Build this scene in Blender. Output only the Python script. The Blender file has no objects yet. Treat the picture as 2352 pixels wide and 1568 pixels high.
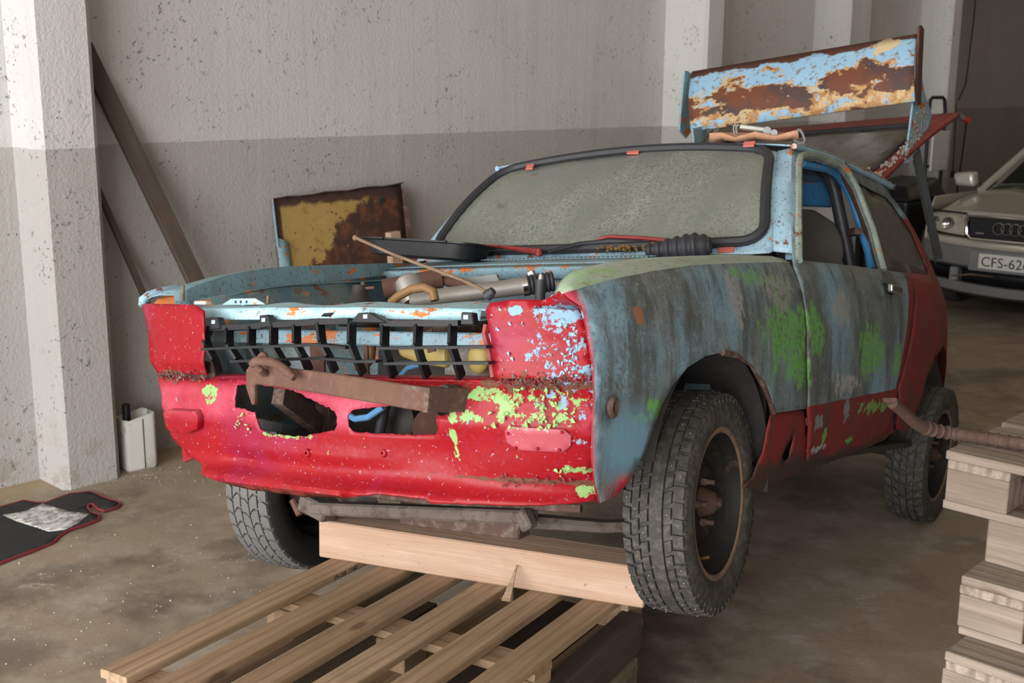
import bpy, bmesh, math, random
import numpy as np
from mathutils import Vector, Matrix, noise as mnoise
from mathutils.geometry import delaunay_2d_cdt
random.seed(7)
S = bpy.context.scene
COL = S.collection

# ---------------------------------------------------------------- camera
FPX, CX, CY = 2700.0, 1176.0, 784.0
CAMH = 1.8018
_p, _r = math.atan(588 / 2700.0), math.radians(0.4)
FW = np.array([0, math.cos(_p), -math.sin(_p)])
_rt = np.array([1.0, 0, 0]); _up = np.cross(_rt, FW)
RT = _rt * math.cos(_r) + _up * math.sin(_r)
UP = _up * math.cos(_r) - _rt * math.sin(_r)
EYE = np.array([0, 0, CAMH])
cam = bpy.data.cameras.new('camera'); cam_o = bpy.data.objects.new('camera', cam); COL.objects.link(cam_o)
cam.sensor_width = 36.0; cam.lens = 36.0 * FPX / 2352.0; cam.clip_end = 200
cam.dof.use_dof = True; cam.dof.focus_distance = 3.1; cam.dof.aperture_fstop = 6.3
cam_o.matrix_world = Matrix(((RT[0], UP[0], -FW[0], EYE[0]), (RT[1], UP[1], -FW[1], EYE[1]), (RT[2], UP[2], -FW[2], EYE[2]), (0, 0, 0, 1)))
S.camera = cam_o

# wall frame: long wall runs along WU, WN points into the room
W0 = np.array([-0.45, 6.92, 0]); WU = np.array([0.688, 0.7257, 0]); WN = np.array([0.7257, -0.688, 0])
def wp(s, d, z=0.0): return W0 + WU * s + WN * d + np.array([0, 0, z])

# ---------------------------------------------------------------- world, daylight through the big door, exposure
wd = bpy.data.worlds.new('world'); S.world = wd; wd.use_nodes = True
wd.node_tree.nodes['Background'].inputs[0].default_value = (0.80, 0.90, 1.0, 1)
wd.node_tree.nodes['Background'].inputs[1].default_value = 0.20
def area(name, loc, target, sx, sy, power, color):
    l = bpy.data.lights.new(name, 'AREA'); l.shape = 'RECTANGLE'; l.size = sx; l.size_y = sy; l.energy = power; l.color = color
    o = bpy.data.objects.new(name, l); COL.objects.link(o); o.location = loc
    o.rotation_euler = (Vector(target) - Vector(loc)).to_track_quat('-Z', 'Y').to_euler(); return o
area('daylight_door_offscreen', wp(-10.05, 4.75, 2.25), wp(0.0, 4.0, 1.6), 9.0, 3.9, 1330, (1.0, 0.995, 0.99))      # daylight in the open end of the hall, behind the camera
S.view_settings.view_transform = 'Standard'; S.view_settings.look = 'None'; S.view_settings.gamma = 1.0
S.view_settings.use_curve_mapping = False; S.view_settings.exposure = 0.0

# ---------------------------------------------------------------- pixel -> place
def ray(px, py): return FW + (px - CX) / FPX * RT - (py - CY) / FPX * UP
def at_z(px, py, z=0.0):
    d = ray(px, py); return EYE + d * ((z - CAMH) / d[2])
def at_plane(px, py, p, n):
    d = ray(px, py); return EYE + d * (((np.asarray(p) - EYE) @ n) / (d @ n))
def at_wall(px, py, d=0.0): return at_plane(px, py, wp(0, d), WN)
def at_depth(px, py, D): return EYE + ray(px, py) * D

# car frame: origin at the middle of the front axle, x forward, y to the car's left, z up
def _frame(yaw, pit, rol):
    yaw, pit, rol = [math.radians(a) for a in (yaw, pit, rol)]
    ex = np.array([-math.sin(yaw) * math.cos(pit), -math.cos(yaw) * math.cos(pit), math.sin(pit)])
    ey = np.array([math.cos(yaw), -math.sin(yaw), 0]); ez = np.cross(ex, ey)
    return ex, ey * math.cos(rol) + ez * math.sin(rol), ez * math.cos(rol) - ey * math.sin(rol)
EX, EY, EZ = _frame(33.73, 12.12, 6.16)
CO = np.array([-0.06826, 3.24328, 0.76905])
CARM = Matrix(((EX[0], EY[0], EZ[0], CO[0]), (EX[1], EY[1], EZ[1], CO[1]), (EX[2], EY[2], EZ[2], CO[2]), (0, 0, 0, 1)))
def car2w(x, y, z): return CO + EX * x + EY * y + EZ * z
def w2car(p): q = np.asarray(p) - CO; return np.array([q @ EX, q @ EY, q @ EZ])
def cx_(px, py, x=None, y=None, z=None):
    n, v = (EX, x) if x is not None else (EY, y) if y is not None else (EZ, z)
    return w2car(at_plane(px, py, CO + n * v, n))
def interp(x, tab):
    if tab[0][0] > tab[-1][0]: tab = tab[::-1]
    return float(np.interp(x, [a for a, b in tab], [b for a, b in tab]))

# ---------------------------------------------------------------- objects
def tag(o, label, cat, group=None):
    o['label'] = label; o['category'] = cat
    if group: o['group'] = group
    return o
def empty(name, loc=(0, 0, 0), mat=None, parent=None):
    o = bpy.data.objects.new(name, None); COL.objects.link(o); o.empty_display_size = 0.1
    if mat is not None: o.matrix_world = mat
    else: o.location = loc
    if parent: o.parent = parent
    return o
def basis(p, ax, ay):
    ax = Vector(ax).normalized(); ay = Vector(ay); az = ax.cross(ay).normalized(); ay = az.cross(ax).normalized()
    return Matrix(((ax[0], ay[0], az[0], p[0]), (ax[1], ay[1], az[1], p[1]), (ax[2], ay[2], az[2], p[2]), (0, 0, 0, 1)))

class MB:
    def __init__(s): s.v = []; s.f = []
    def add(s, vs, fs):
        n = len(s.v); s.v += [tuple(map(float, v)) for v in vs]; s.f += [tuple(i + n for i in f) for f in fs]; return s
    def box(s, c, sz, R=None):
        hx, hy, hz = sz[0] / 2, sz[1] / 2, sz[2] / 2; c = Vector(c)
        vs = [Vector((x, y, z)) for z in (-hz, hz) for y in (-hy, hy) for x in (-hx, hx)]
        if R is not None: vs = [R @ v for v in vs]
        return s.add([c + v for v in vs], [(0, 2, 3, 1), (4, 5, 7, 6), (0, 1, 5, 4), (2, 6, 7, 3), (0, 4, 6, 2), (1, 3, 7, 5)])
    def bar(s, a, b, w, h, up=(0, 0, 1)):
        a, b = Vector(a), Vector(b); d = b - a; L = d.length; d.normalize(); u = Vector(up)
        sd = u.cross(d)
        if sd.length < 1e-4: sd = Vector((0, 1, 0)).cross(d)
        sd.normalize(); u = d.cross(sd)
        return s.box((a + b) / 2, (L, w, h), Matrix((d, sd, u)).transposed())
    def tube(s, path, r, n=8, closed=False, flat=1.0):
        P = [Vector(p) for p in path]; m = len(P); rr = r if hasattr(r, '__len__') else [r] * m
        vs = []; prev = None
        for i in range(m):
            t = (P[(i + 1) % m] - P[i - 1]) if closed else (P[min(i + 1, m - 1)] - P[max(i - 1, 0)])
            t.normalize()
            if prev is None:
                a = Vector((0, 0, 1)); a = a if abs(t.z) < 0.9 else Vector((0, 1, 0)); u = (a - t * a.dot(t)).normalized()
            else: u = (prev - t * prev.dot(t)).normalized()
            prev = u; w = t.cross(u)
            for k in range(n):
                an = 2 * math.pi * k / n; vs.append(P[i] + (u * math.cos(an) * flat + w * math.sin(an)) * rr[i])
        fs = []
        for i in range(m if closed else m - 1):
            for k in range(n):
                j = (i + 1) % m; fs.append((i * n + k, i * n + (k + 1) % n, j * n + (k + 1) % n, j * n + k))
        if not closed: fs += [tuple(range(n))[::-1], tuple((m - 1) * n + k for k in range(n))]
        return s.add(vs, fs)
    def cyl(s, a, b, r0, r1=None, n=16): return s.tube([a, b], [r0, r0 if r1 is None else r1], n)
    def lathe(s, prof, M, n=32, close=False):
        vs = []; m = len(prof)
        for k in range(n):
            a = 2 * math.pi * k / n
            for r, h in prof: vs.append(M @ Vector((r * math.cos(a), r * math.sin(a), h)))
        fs = []
        for k in range(n):
            k2 = (k + 1) % n
            for i in range(m if close else m - 1):
                j = (i + 1) % m; fs.append((k * m + i, k2 * m + i, k2 * m + j, k * m + j))
        return s.add(vs, fs)
    def sheet(s, rows):
        m = len(rows[0]); vs = [p for r in rows for p in r]
        return s.add(vs, [(i * m + j, i * m + j + 1, (i + 1) * m + j + 1, (i + 1) * m + j) for i in range(len(rows) - 1) for j in range(m - 1)])
    def prism(s, poly, off):
        n = len(poly); off = Vector(off); A = [Vector(p) for p in poly]
        return s.add(A + [p + off for p in A], [tuple(range(n))[::-1], tuple(range(n, 2 * n))] + [(i, (i + 1) % n, n + (i + 1) % n, n + i) for i in range(n)])
    def sphere(s, c, r, n=10, m=6, sq=(1, 1, 1)):
        c = Vector(c); vs = [c + Vector((0, 0, r * sq[2]))]
        for i in range(1, m):
            a = math.pi * i / m
            for k in range(n):
                b = 2 * math.pi * k / n; vs.append(c + Vector((math.sin(a) * math.cos(b) * r * sq[0], math.sin(a) * math.sin(b) * r * sq[1], math.cos(a) * r * sq[2])))
        vs.append(c - Vector((0, 0, r * sq[2]))); L = len(vs) - 1
        fs = [(0, 1 + k, 1 + (k + 1) % n) for k in range(n)] + [(L, L - n + (k + 1) % n, L - n + k) for k in range(n)]
        for i in range(m - 2):
            for k in range(n): fs.append((1 + i * n + k, 1 + (i + 1) * n + k, 1 + (i + 1) * n + (k + 1) % n, 1 + i * n + (k + 1) % n))
        return s.add(vs, fs)
    def build(s, name, mat, parent=None, smooth=False, bevel=0, solid=0, off=-1, fix=True, seg=1):
        me = bpy.data.meshes.new(name); me.from_pydata(s.v, [], s.f)
        if fix:
            bm = bmesh.new(); bm.from_mesh(me); bmesh.ops.recalc_face_normals(bm, faces=bm.faces); bm.to_mesh(me); bm.free()
        me.update(); o = bpy.data.objects.new(name, me); COL.objects.link(o)
        if mat is not None: me.materials.append(mat)
        if smooth:
            me.polygons.foreach_set('use_smooth', [True] * len(me.polygons))
            if smooth != 'all': me.set_sharp_from_angle(angle=math.radians(40))
        if solid:
            m = o.modifiers.new('solid', 'SOLIDIFY'); m.thickness = solid; m.offset = off
        if bevel:
            m = o.modifiers.new('bevel', 'BEVEL'); m.width = bevel; m.segments = seg; m.limit_method = 'ANGLE'; m.angle_limit = math.radians(40)
        if parent is not None: o.parent = parent
        return o
def dup(o, parent=None, **kw):
    c = o.copy(); COL.objects.link(c)
    if parent is not None: c.parent = parent
    for k, v in kw.items(): setattr(c, k, v)
    return c
def dup_tree(o, parent=None):
    c = dup(o, parent)
    for ch in list(o.children): dup_tree(ch, c)
    return c

def inside(p, poly):
    x, y = p; c = False; j = len(poly) - 1
    for i in range(len(poly)):
        xi, yi = poly[i]; xj, yj = poly[j]
        if (yi > y) != (yj > y) and x < (xj - xi) * (y - yi) / (yj - yi) + xi: c = not c
        j = i
    return c
def densify(poly, sp, jag=0.0, seed=0):
    rnd = random.Random(seed); out = []
    for i in range(len(poly)):
        a = np.array(poly[i], float); b = np.array(poly[(i + 1) % len(poly)], float); n = max(1, int(np.linalg.norm(b - a) / sp))
        for k in range(n):
            p = a + (b - a) * k / n
            if jag: p = p + np.array([rnd.uniform(-jag, jag), rnd.uniform(-jag, jag)])
            out.append((float(p[0]), float(p[1])))
    return out
def panel(outline, holes, fmap, sp, jag=0.0, hjag=0.0):
    """flat outline with holes, filled with triangles and bent onto a surface"""
    loops = [densify(outline, sp, jag, 1)] + [densify(h, sp * 0.7, hjag, 5 + i) for i, h in enumerate(holes)]
    vs = []; es = []
    for L in loops:
        n = len(vs); vs += [Vector(p) for p in L]; es += [(n + i, n + (i + 1) % len(L)) for i in range(len(L))]
    xs = [p[0] for p in loops[0]]; ys = [p[1] for p in loops[0]]
    B = np.array([v[:] for v in vs]); y = min(ys) + sp / 2; k = 0
    while y < max(ys):
        x = min(xs) + (sp / 2 if k % 2 else 0)
        while x < max(xs):
            if ((B[:, 0] - x) ** 2 + (B[:, 1] - y) ** 2).min() > (0.5 * sp) ** 2 and inside((x, y), loops[0]) and not any(inside((x, y), h) for h in loops[1:]):
                vs.append(Vector((x, y)))
            x += sp
        y += sp * 0.87; k += 1
    ov, oe, of, *_ = delaunay_2d_cdt(vs, es, [], 0, 1e-6)
    fs = []
    for f in of:
        c = (sum(ov[i][0] for i in f) / len(f), sum(ov[i][1] for i in f) / len(f))
        if inside(c, loops[0]) and not any(inside(c, h) for h in loops[1:]): fs.append(tuple(f))
    m = MB(); m.add([fmap(v[0], v[1]) for v in ov], fs); return m

# ---------------------------------------------------------------- materials
class NM:
    def __init__(s, name, rough=0.6, metal=0.0):
        s.m = bpy.data.materials.new(name); s.m.use_nodes = True; s.t = s.m.node_tree; s.b = s.t.nodes['Principled BSDF']
        s.b.inputs['Roughness'].default_value = rough; s.b.inputs['Metallic'].default_value = metal
        s._co = {}
    def n(s, typ): return s.t.nodes.new(typ)
    def put(s, sock, val):
        if hasattr(val, 'is_output') or isinstance(val, bpy.types.NodeSocket): s.t.links.new(val, sock)
        elif isinstance(val, (tuple, list)) and sock.type == 'RGBA' and len(val) == 3: sock.default_value = (*val, 1)
        else: sock.default_value = val
    def co(s, kind='Object'):
        if kind not in s._co: s._co[kind] = s.n('ShaderNodeTexCoord').outputs[kind]
        return s._co[kind]
    def map(s, scale=(1, 1, 1), loc=(0, 0, 0), rot=(0, 0, 0), vec=None):
        k = s.n('ShaderNodeMapping'); s.put(k.inputs[0], vec or s.co()); k.inputs['Scale'].default_value = scale; k.inputs['Location'].default_value = loc; k.inputs['Rotation'].default_value = rot; return k.outputs[0]
    def noise(s, scale, detail=4, rough=0.55, vec=None, dist=0.0):
        k = s.n('ShaderNodeTexNoise'); s.put(k.inputs['Vector'], vec or s.co()); k.inputs['Scale'].default_value = scale; k.inputs['Detail'].default_value = detail; k.inputs['Roughness'].default_value = rough; k.inputs['Distortion'].default_value = dist; return k.outputs[0]
    def vor(s, scale, vec=None, feature='F1'):
        k = s.n('ShaderNodeTexVoronoi'); k.feature = feature; s.put(k.inputs['Vector'], vec or s.co()); k.inputs['Scale'].default_value = scale; return k.outputs['Distance']
    def wave(s, scale, dist=2.0, det=2.0, dscale=1.0, vec=None, dirn='Y'):
        k = s.n('ShaderNodeTexWave'); k.bands_direction = dirn; s.put(k.inputs['Vector'], vec or s.co()); k.inputs['Scale'].default_value = scale; k.inputs['Distortion'].default_value = dist; k.inputs['Detail'].default_value = det; k.inputs['Detail Scale'].default_value = dscale; return k.outputs['Fac']
    def thr(s, f, a, b):
        k = s.n('ShaderNodeMapRange'); s.put(k.inputs['Value'], f); k.inputs['From Min'].default_value = a; k.inputs['From Max'].default_value = b; return k.outputs[0]
    def mix(s, f, a, b):
        k = s.n('ShaderNodeMix'); k.data_type = 'RGBA'; s.put(k.inputs['Factor'], f); s.put(k.inputs['A'], a) if False else None
        s.put(k.inputs[0], f); s.put(k.inputs[6], a); s.put(k.inputs[7], b); return k.outputs[2]
    def math(s, op, a, b=0.0, c=None):
        k = s.n('ShaderNodeMath'); k.operation = op; s.put(k.inputs[0], a); s.put(k.inputs[1], b)
        if c is not None: s.put(k.inputs[2], c)
        return k.outputs[0]
    def xyz(s, vec=None):
        k = s.n('ShaderNodeSeparateXYZ'); s.put(k.inputs[0], vec or s.co()); return k.outputs
    def blob(s, c, r, amt=0.8, scale=12, soft=0.06, detail=6, vec=None):
        r = r if hasattr(r, '__len__') else (r, r, r)
        v = s.map(tuple(1 / q for q in r), tuple(-a / q for a, q in zip(c, r)))
        k = s.n('ShaderNodeVectorMath'); k.operation = 'LENGTH'; s.put(k.inputs[0], v)
        d = s.math('SUBTRACT', 1.0, k.outputs['Value'])
        nz = s.math('MULTIPLY', s.math('SUBTRACT', s.noise(scale, detail, 0.65, vec), 0.5), amt * 4.5)
        return s.thr(s.math('ADD', d, nz), 0.0, soft)
    def rnd(s):
        return s.n('ShaderNodeObjectInfo').outputs['Random']
    def bump(s, h, strength=0.5, dist=0.01):
        k = s.n('ShaderNodeBump'); k.inputs['Strength'].default_value = strength; k.inputs['Distance'].default_value = dist; s.put(k.inputs['Height'], h)
        if s.b.inputs['Normal'].is_linked: s.t.links.new(s.b.inputs['Normal'].links[0].from_socket, k.inputs['Normal'])
        s.t.links.new(k.outputs[0], s.b.inputs['Normal'])
    def col(s, c): s.put(s.b.inputs['Base Color'], c); return s
    def set(s, name, v): s.put(s.b.inputs[name], v); return s
def flat(name, c, rough=0.6, metal=0.0, var=0.25, scale=8.0, bump=0.0):
    k = NM(name, rough, metal); f = k.noise(scale, 5, 0.6)
    k.col(k.mix(f, tuple(a * (1 - var) for a in c), tuple(min(1, a * (1 + var)) for a in c)))
    if bump: k.bump(k.noise(scale * 8, 4, 0.6), bump, 0.003)
    return k.m
# ================================================================ room materials
def concrete_wall():
    k = NM('concrete_wall', 0.85)
    X = k.xyz(); z = X[2]
    st = k.noise(1.0, 4, 0.6, k.map((7, 7, 0.35)))
    big = k.noise(1.3, 4, 0.6)
    fine = k.noise(60, 5, 0.7)
    up = k.mix(big, (0.535, 0.525, 0.51), (0.635, 0.625, 0.61))
    lo = k.mix(big, (0.375, 0.363, 0.343), (0.455, 0.442, 0.42))
    edge = k.math('ADD', z, k.math('MULTIPLY', k.math('SUBTRACT', k.noise(14, 3), 0.5), 0.014))
    c = k.mix(k.thr(edge, 1.521, 1.524), lo, up)
    c = k.mix(k.math('MULTIPLY', k.thr(st, 0.5, 0.72), 0.16), c, (0.30, 0.285, 0.255))
    c = k.mix(k.math('MULTIPLY', k.thr(st, 0.42, 0.30), 0.14), c, (0.66, 0.65, 0.63))
    pitn = k.noise(2.6, 3, 0.6)
    pit = k.math('MULTIPLY', k.thr(k.vor(30), 0.15, 0.06), k.thr(pitn, 0.55, 0.66))
    pit2 = k.math('MULTIPLY', k.thr(k.noise(38, 6, 0.75), 0.60, 0.66), k.thr(k.noise(3.3, 3, 0.6, k.map(loc=(3, 1, 7))), 0.52, 0.62))
    pm = k.math('MAXIMUM', pit, pit2)
    c = k.mix(k.math('MULTIPLY', pm, 0.45), c, (0.20, 0.18, 0.15))
    ln = k.thr(k.wave(3.3, 0.35, 2, 0.6, k.map(rot=(0, 0, -0.812)), 'X'), 0.985, 1.0)
    c = k.mix(k.math('MULTIPLY', ln, 0.10), c, (0.22, 0.20, 0.18))
    base = k.math('MULTIPLY', k.thr(k.noise(6, 6, 0.72, k.map(loc=(1, 8, 3))), 0.52, 0.58), k.thr(z, 0.35, 0.05))      # splashes of dirt at the foot
    c = k.mix(k.math('MULTIPLY', base, 0.45), c, (0.27, 0.21, 0.14))
    k.col(c)
    k.bump(k.math('SUBTRACT', k.math('MULTIPLY', fine, 0.35), pm), 0.9, 0.02)
    k.bump(st, 0.15, 0.02)
    return k.m
def concrete_floor():
    k = NM('concrete_floor', 0.7)
    X = k.xyz()
    big = k.noise(0.9, 5, 0.6); mid = k.noise(4.5, 6, 0.65); fine = k.noise(45, 5, 0.7)
    c = k.mix(big, (0.245, 0.182, 0.130), (0.34, 0.272, 0.205))
    c = k.mix(k.math('MULTIPLY', k.thr(mid, 0.48, 0.66), 0.6), c, (0.40, 0.355, 0.305)); c = k.mix(k.math('MULTIPLY', k.thr(k.noise(3.1, 6, 0.7, k.map(loc=(5, 5, 0))), 0.50, 0.64), 0.6), c, (0.15, 0.11, 0.08))
    oil = k.thr(k.noise(0.75, 6, 0.68, k.map(loc=(2.4, 7.1, 0))), 0.52, 0.60)      # old oil and damp stains
    c = k.mix(k.math('MULTIPLY', oil, 0.6), c, (0.085, 0.064, 0.048))
    sl = k.math('MULTIPLY', k.thr(k.noise(2.2, 7, 0.75, k.map((1.0, 1.6, 1), rot=(0, 0, 0.7))), 0.58, 0.66), k.thr(fine, 0.38, 0.56))
    c = k.mix(k.math('MULTIPLY', sl, 0.6), c, (0.50, 0.47, 0.43))
    sp = k.math('MULTIPLY', k.thr(k.vor(34), 0.13, 0.05), k.thr(k.noise(1.7, 3, 0.6, k.map(loc=(9, 4, 2))), 0.50, 0.62))
    c = k.mix(k.math('MULTIPLY', sp, 0.7), c, (0.58, 0.55, 0.50))
    edge = k.math('ADD', k.math('MULTIPLY', X[0], 0.7257), k.math('MULTIPLY', X[1], -0.688))   # distance from the long wall
    dust = k.thr(k.math('ADD', edge, k.math('MULTIPLY', k.noise(3.5, 5, 0.7), 0.5)), -4.60, -4.85)
    c = k.mix(k.math('MULTIPLY', dust, 0.55), c, (0.42, 0.33, 0.19))
    k.col(c); k.set('Roughness', k.mix(oil, (0.75, 0.75, 0.75), (0.55, 0.55, 0.55)))
    k.bump(k.math('ADD', k.math('MULTIPLY', fine, 0.4), mid), 0.25, 0.01)
    return k.m
def wood(name, a, b, dark, knot=(0.10, 0.05, 0.03), grain=1.0, rough=0.72, wear=0.35):
    k = NM(name, rough); r = k.rnd()
    comb = k.n('ShaderNodeCombineXYZ'); k.put(comb.inputs[0], k.math('MULTIPLY', r, 37.0)); k.put(comb.inputs[1], k.math('MULTIPLY', r, 13.0)); k.put(comb.inputs[2], k.math('MULTIPLY', r, 5.0))
    ad = k.n('ShaderNodeVectorMath'); ad.operation = 'ADD'; k.put(ad.inputs[0], k.co()); k.put(ad.inputs[1], comb.outputs[0]); v = ad.outputs[0]
    g = k.noise(1.0, 6, 0.6, k.map((2.2, 24 * grain, 24 * grain), vec=v), 0.8)
    fine = k.noise(1.0, 4, 0.65, k.map((3.0, 190 * grain, 190 * grain), vec=v))
    g2 = k.wave(9.0 * grain, 7.0, 3, 0.6, k.map((0.16, 1, 1), vec=v), 'Y')
    c = k.mix(k.thr(g, 0.34, 0.66), a, b)
    c = k.mix(k.math('MULTIPLY', k.thr(g2, 0.60, 1.0), 0.50), c, dark)
    c = k.mix(k.math('MULTIPLY', k.thr(fine, 0.50, 0.66), 0.45), c, dark)
    c = k.mix(k.math('MULTIPLY', r, 0.5), c, dark)
    kd = k.vor(1.0, k.map((3.0, 7.5, 7.5), vec=v)); kn = k.thr(kd, 0.13, 0.07)
    c = k.mix(k.math('MULTIPLY', kn, 0.75), c, knot)
    st = k.thr(k.noise(3.2, 6, 0.7, v), 0.56, 0.72)
    c = k.mix(k.math('MULTIPLY', st, wear), c, (0.13, 0.10, 0.075))
    sp = k.thr(k.noise(55, 3, 0.6, k.map((1, 1, 1), vec=v)), 0.70, 0.74)
    c = k.mix(k.math('MULTIPLY', sp, 0.5), c, (0.07, 0.05, 0.04))
    k.col(c); k.bump(k.math('ADD', g, fine), 0.4, 0.004); return k.m

M_WALL = concrete_wall(); M_FLOOR = concrete_floor()
M_CEIL = flat('ceiling_concrete', (0.40, 0.37, 0.31), 0.9)
M_PALLET = wood('pallet_wood', (0.30, 0.20, 0.118), (0.45, 0.325, 0.21), (0.20, 0.118, 0.062), wear=0.35)
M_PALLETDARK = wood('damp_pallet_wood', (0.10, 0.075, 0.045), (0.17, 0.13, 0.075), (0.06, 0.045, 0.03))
M_GREYWOOD = wood('weathered_wood', (0.225, 0.175, 0.132), (0.37, 0.305, 0.25), (0.115, 0.08, 0.058), wear=0.6)
M_BEAM = wood('planed_beam_wood', (0.40, 0.265, 0.18), (0.54, 0.40, 0.30), (0.33, 0.195, 0.125), (0.15, 0.06, 0.035), 1.0, wear=0.15)
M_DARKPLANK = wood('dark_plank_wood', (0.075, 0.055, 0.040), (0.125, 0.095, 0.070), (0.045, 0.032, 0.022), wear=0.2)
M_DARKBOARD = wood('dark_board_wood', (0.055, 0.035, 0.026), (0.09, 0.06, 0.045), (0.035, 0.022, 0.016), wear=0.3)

# ================================================================ room shell
def structure(o): o['kind'] = 'structure'; return o
def wall_quad(mb, s0, d0, s1, d1, z0, z1, th):
    """upright slab whose visible face runs from (s0,d0) to (s1,d1); thickness goes to the left of that direction"""
    a, b = Vector(wp(s0, d0)), Vector(wp(s1, d1)); t = (b - a).normalized(); nn = Vector((-t.y, t.x, 0)) * th
    mb.prism([(p.x, p.y, z0) for p in (a, b, b + nn, a + nn)], (0, 0, z1 - z0))
HC = 4.4
m = MB(); m.prism([tuple(wp(s, d, 0.0)) for s, d in ((-10, -3.2), (26, -3.2), (26, 9.6), (-10, 9.6))], (0, 0, -0.15)); structure(m.build('floor', M_FLOOR))
m = MB(); m.prism([tuple(wp(s, d, HC)) for s, d in ((-10, -3.2), (26, -3.2), (26, 9.6), (-10, 9.6))], (0, 0, 0.15)); structure(m.build('ceiling', M_CEIL))
WD = -0.08
def s_on_wall(px, py, d): p = at_wall(px, py, d) - W0; return float(p @ WU)
def d_on_side(px, py, s): p = at_plane(px, py, wp(s, 0), WU) - W0; return float(p @ WN)
pil = []
pil.append((s_on_wall(140, 1000, 0.17), s_on_wall(276, 1000, 0.17), 0.17))
for wl, cr, ri, yy in ((1525, 1620, 1662, 150), (1866, 1946, 1998, 130), (2109, 2182, 2204, 120)):
    s0 = s_on_wall(wl, yy, WD); d = d_on_side(cr, yy, s0); pil.append((s0, s_on_wall(ri, yy, d), d))
S_END = pil[3][1] + 0.15
m = MB(); wall_quad(m, -10, WD, S_END, WD, 0, HC, 0.25); WALL = structure(m.build('wall_left', M_WALL))
m = MB(); wall_quad(m, S_END - 0.3, -2.1, 26, -2.1, 0, HC, 0.2); structure(m.build('wall_recess', M_WALL))
m = MB(); wall_quad(m, 24, -2.1, 24, 9.5, 0, HC, -0.2); structure(m.build('wall_back', M_WALL))
m = MB(); wall_quad(m, -10, 9.5, 26, 9.5, 0, HC, -0.2); structure(m.build('wall_right', M_WALL))
for s0, s1, d in pil:
    ch = min(0.03, (s1 - s0) * 0.1); m = MB()
    m.prism([tuple(wp(s, dd)) for s, dd in ((s0, WD - 0.02), (s0, d - ch), (s0 + ch, d), (s1 - ch, d), (s1, d - ch), (s1, WD - 0.02))], (0, 0, HC))
    m.build('pillar', M_WALL, WALL)
# ceiling strip lights of the hall
k = NM('lamp_tube'); k.col((1, 0.95, 0.85)); k.set('Emission Color', (1.0, 0.80, 0.50, 1)); k.set('Emission Strength', 24.0); M_TUBE = k.m
M_WHITEMETAL = flat('white_painted_metal', (0.6, 0.6, 0.57), 0.5)
for s in (1.2, 6.0, 11.0, 16.0):
    e = empty('strip_light_offscreen', wp(s, 2.6, HC - 0.12)); e.rotation_euler.z = math.atan2(WN[1], WN[0])
    tag(e, 'white fluorescent strip light under the hall ceiling', 'lamp', 'strip lights under the ceiling')
    MB().box((0, 0, 0.06), (1.5, 0.16, 0.06)).build('housing', M_WHITEMETAL, e, bevel=0.01)
    for yy in (-0.045, 0.045): MB().cyl((-0.72, yy, 0.005), (0.72, yy, 0.005), 0.014, n=10).build('lamp_tube_offscreen', M_TUBE, e, smooth=True)

# ================================================================ pallets
_bm = {}
def board(L, W, T, mat, parent, name, loc, rotz=0.0, R=None):
    key = (round(L, 3), round(W, 3), round(T, 3), mat.name)
    if key not in _bm:
        o = MB().box((0, 0, 0), (L, W, T)).build(name, mat, parent, bevel=0.0025); _bm[key] = o.data
    else:
        o = bpy.data.objects.new(name, _bm[key]); COL.objects.link(o); o.parent = parent
        mo = o.modifiers.new('bevel', 'BEVEL'); mo.width = 0.0025; mo.segments = 1
    o.location = loc; o.rotation_euler.z = rotz
    return o
def pallet(M, deck, mat, label, group=None, matd=None, jit=0.004, seed=0):
    """local x along the deck boards, y across; base at z = 0"""
    rn = random.Random(seed); e = empty('wooden_pallet', mat=M); tag(e, label, 'pallet', group); J = lambda: rn.uniform(-jit, jit)
    for y in (0.05, 0.4, 0.75): board(1.2, 0.1, 0.0215, mat, e, 'bottom_board', (0.6 + J(), y + J(), 0.0115))
    for x in (0.0725, 0.6, 1.1275):
        for y, wd_ in ((0.05, 0.1), (0.4, 0.145), (0.75, 0.1)): board(0.145, wd_, 0.078, mat, e, 'block', (x + J(), y + J(), 0.061))
        board(0.8, 0.145 if x != 0.6 else 0.1, 0.022, mat, e, 'stringer', (x + J(), 0.4, 0.111), math.pi / 2)
    for y, w_ in deck: board(1.2, w_, 0.0215, matd or mat, e, 'deck_board', (0.6 + J() * 2, y, 0.1327), rn.uniform(-0.004, 0.004))
    return e
EUR = [(0.0725, 0.145), (0.2375, 0.1), (0.4, 0.145), (0.5625, 0.1), (0.7275, 0.145)]
# the pallet stack at the right, aligned with the wall
def stack_m(px, py, ztop, rot=0.0):
    p = at_z(px, py, ztop); c, s_ = math.cos(rot), math.sin(rot)
    ax = WN * c + WU * s_; ay = WU * c - WN * s_
    return basis((p[0], p[1], ztop - 0.144), ax, ay)   # x = along WN, y = along WU
def stack_fix(M):   # basis() makes z = x cross y: WN x WU points up
    return M
ztops = []
MA = stack_m(2177, 1034, 0.975); MBp = stack_m(2207, 1321, 0.720, 0.03); MC = stack_m(2171, 1494, 0.576, -0.01)
pallet(MA, EUR, M_GREYWOOD, 'weathered grey pallet at the top of the stack with a rusty bar on it', seed=1)
pallet(MBp, EUR, M_GREYWOOD, 'pale pallet under the grey timber spacers in the stack', seed=2)
pallet(MC, EUR, M_GREYWOOD, 'weathered pallet directly under the pale pallet below the timber spacers', seed=3)
for i in range(3):
    MX = MC.copy(); MX.translation.z = 0.1435 * i; MX.translation.x += 0.02 * i - 0.02
    pallet(MX, EUR, M_GREYWOOD, ('lowest pallet of the stack, standing on the floor', 'second pallet from the floor in the stack', 'third pallet from the floor in the stack')[i], 'low pallets of the stack', seed=10 + i)
R3 = MA.to_3x3()
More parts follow.
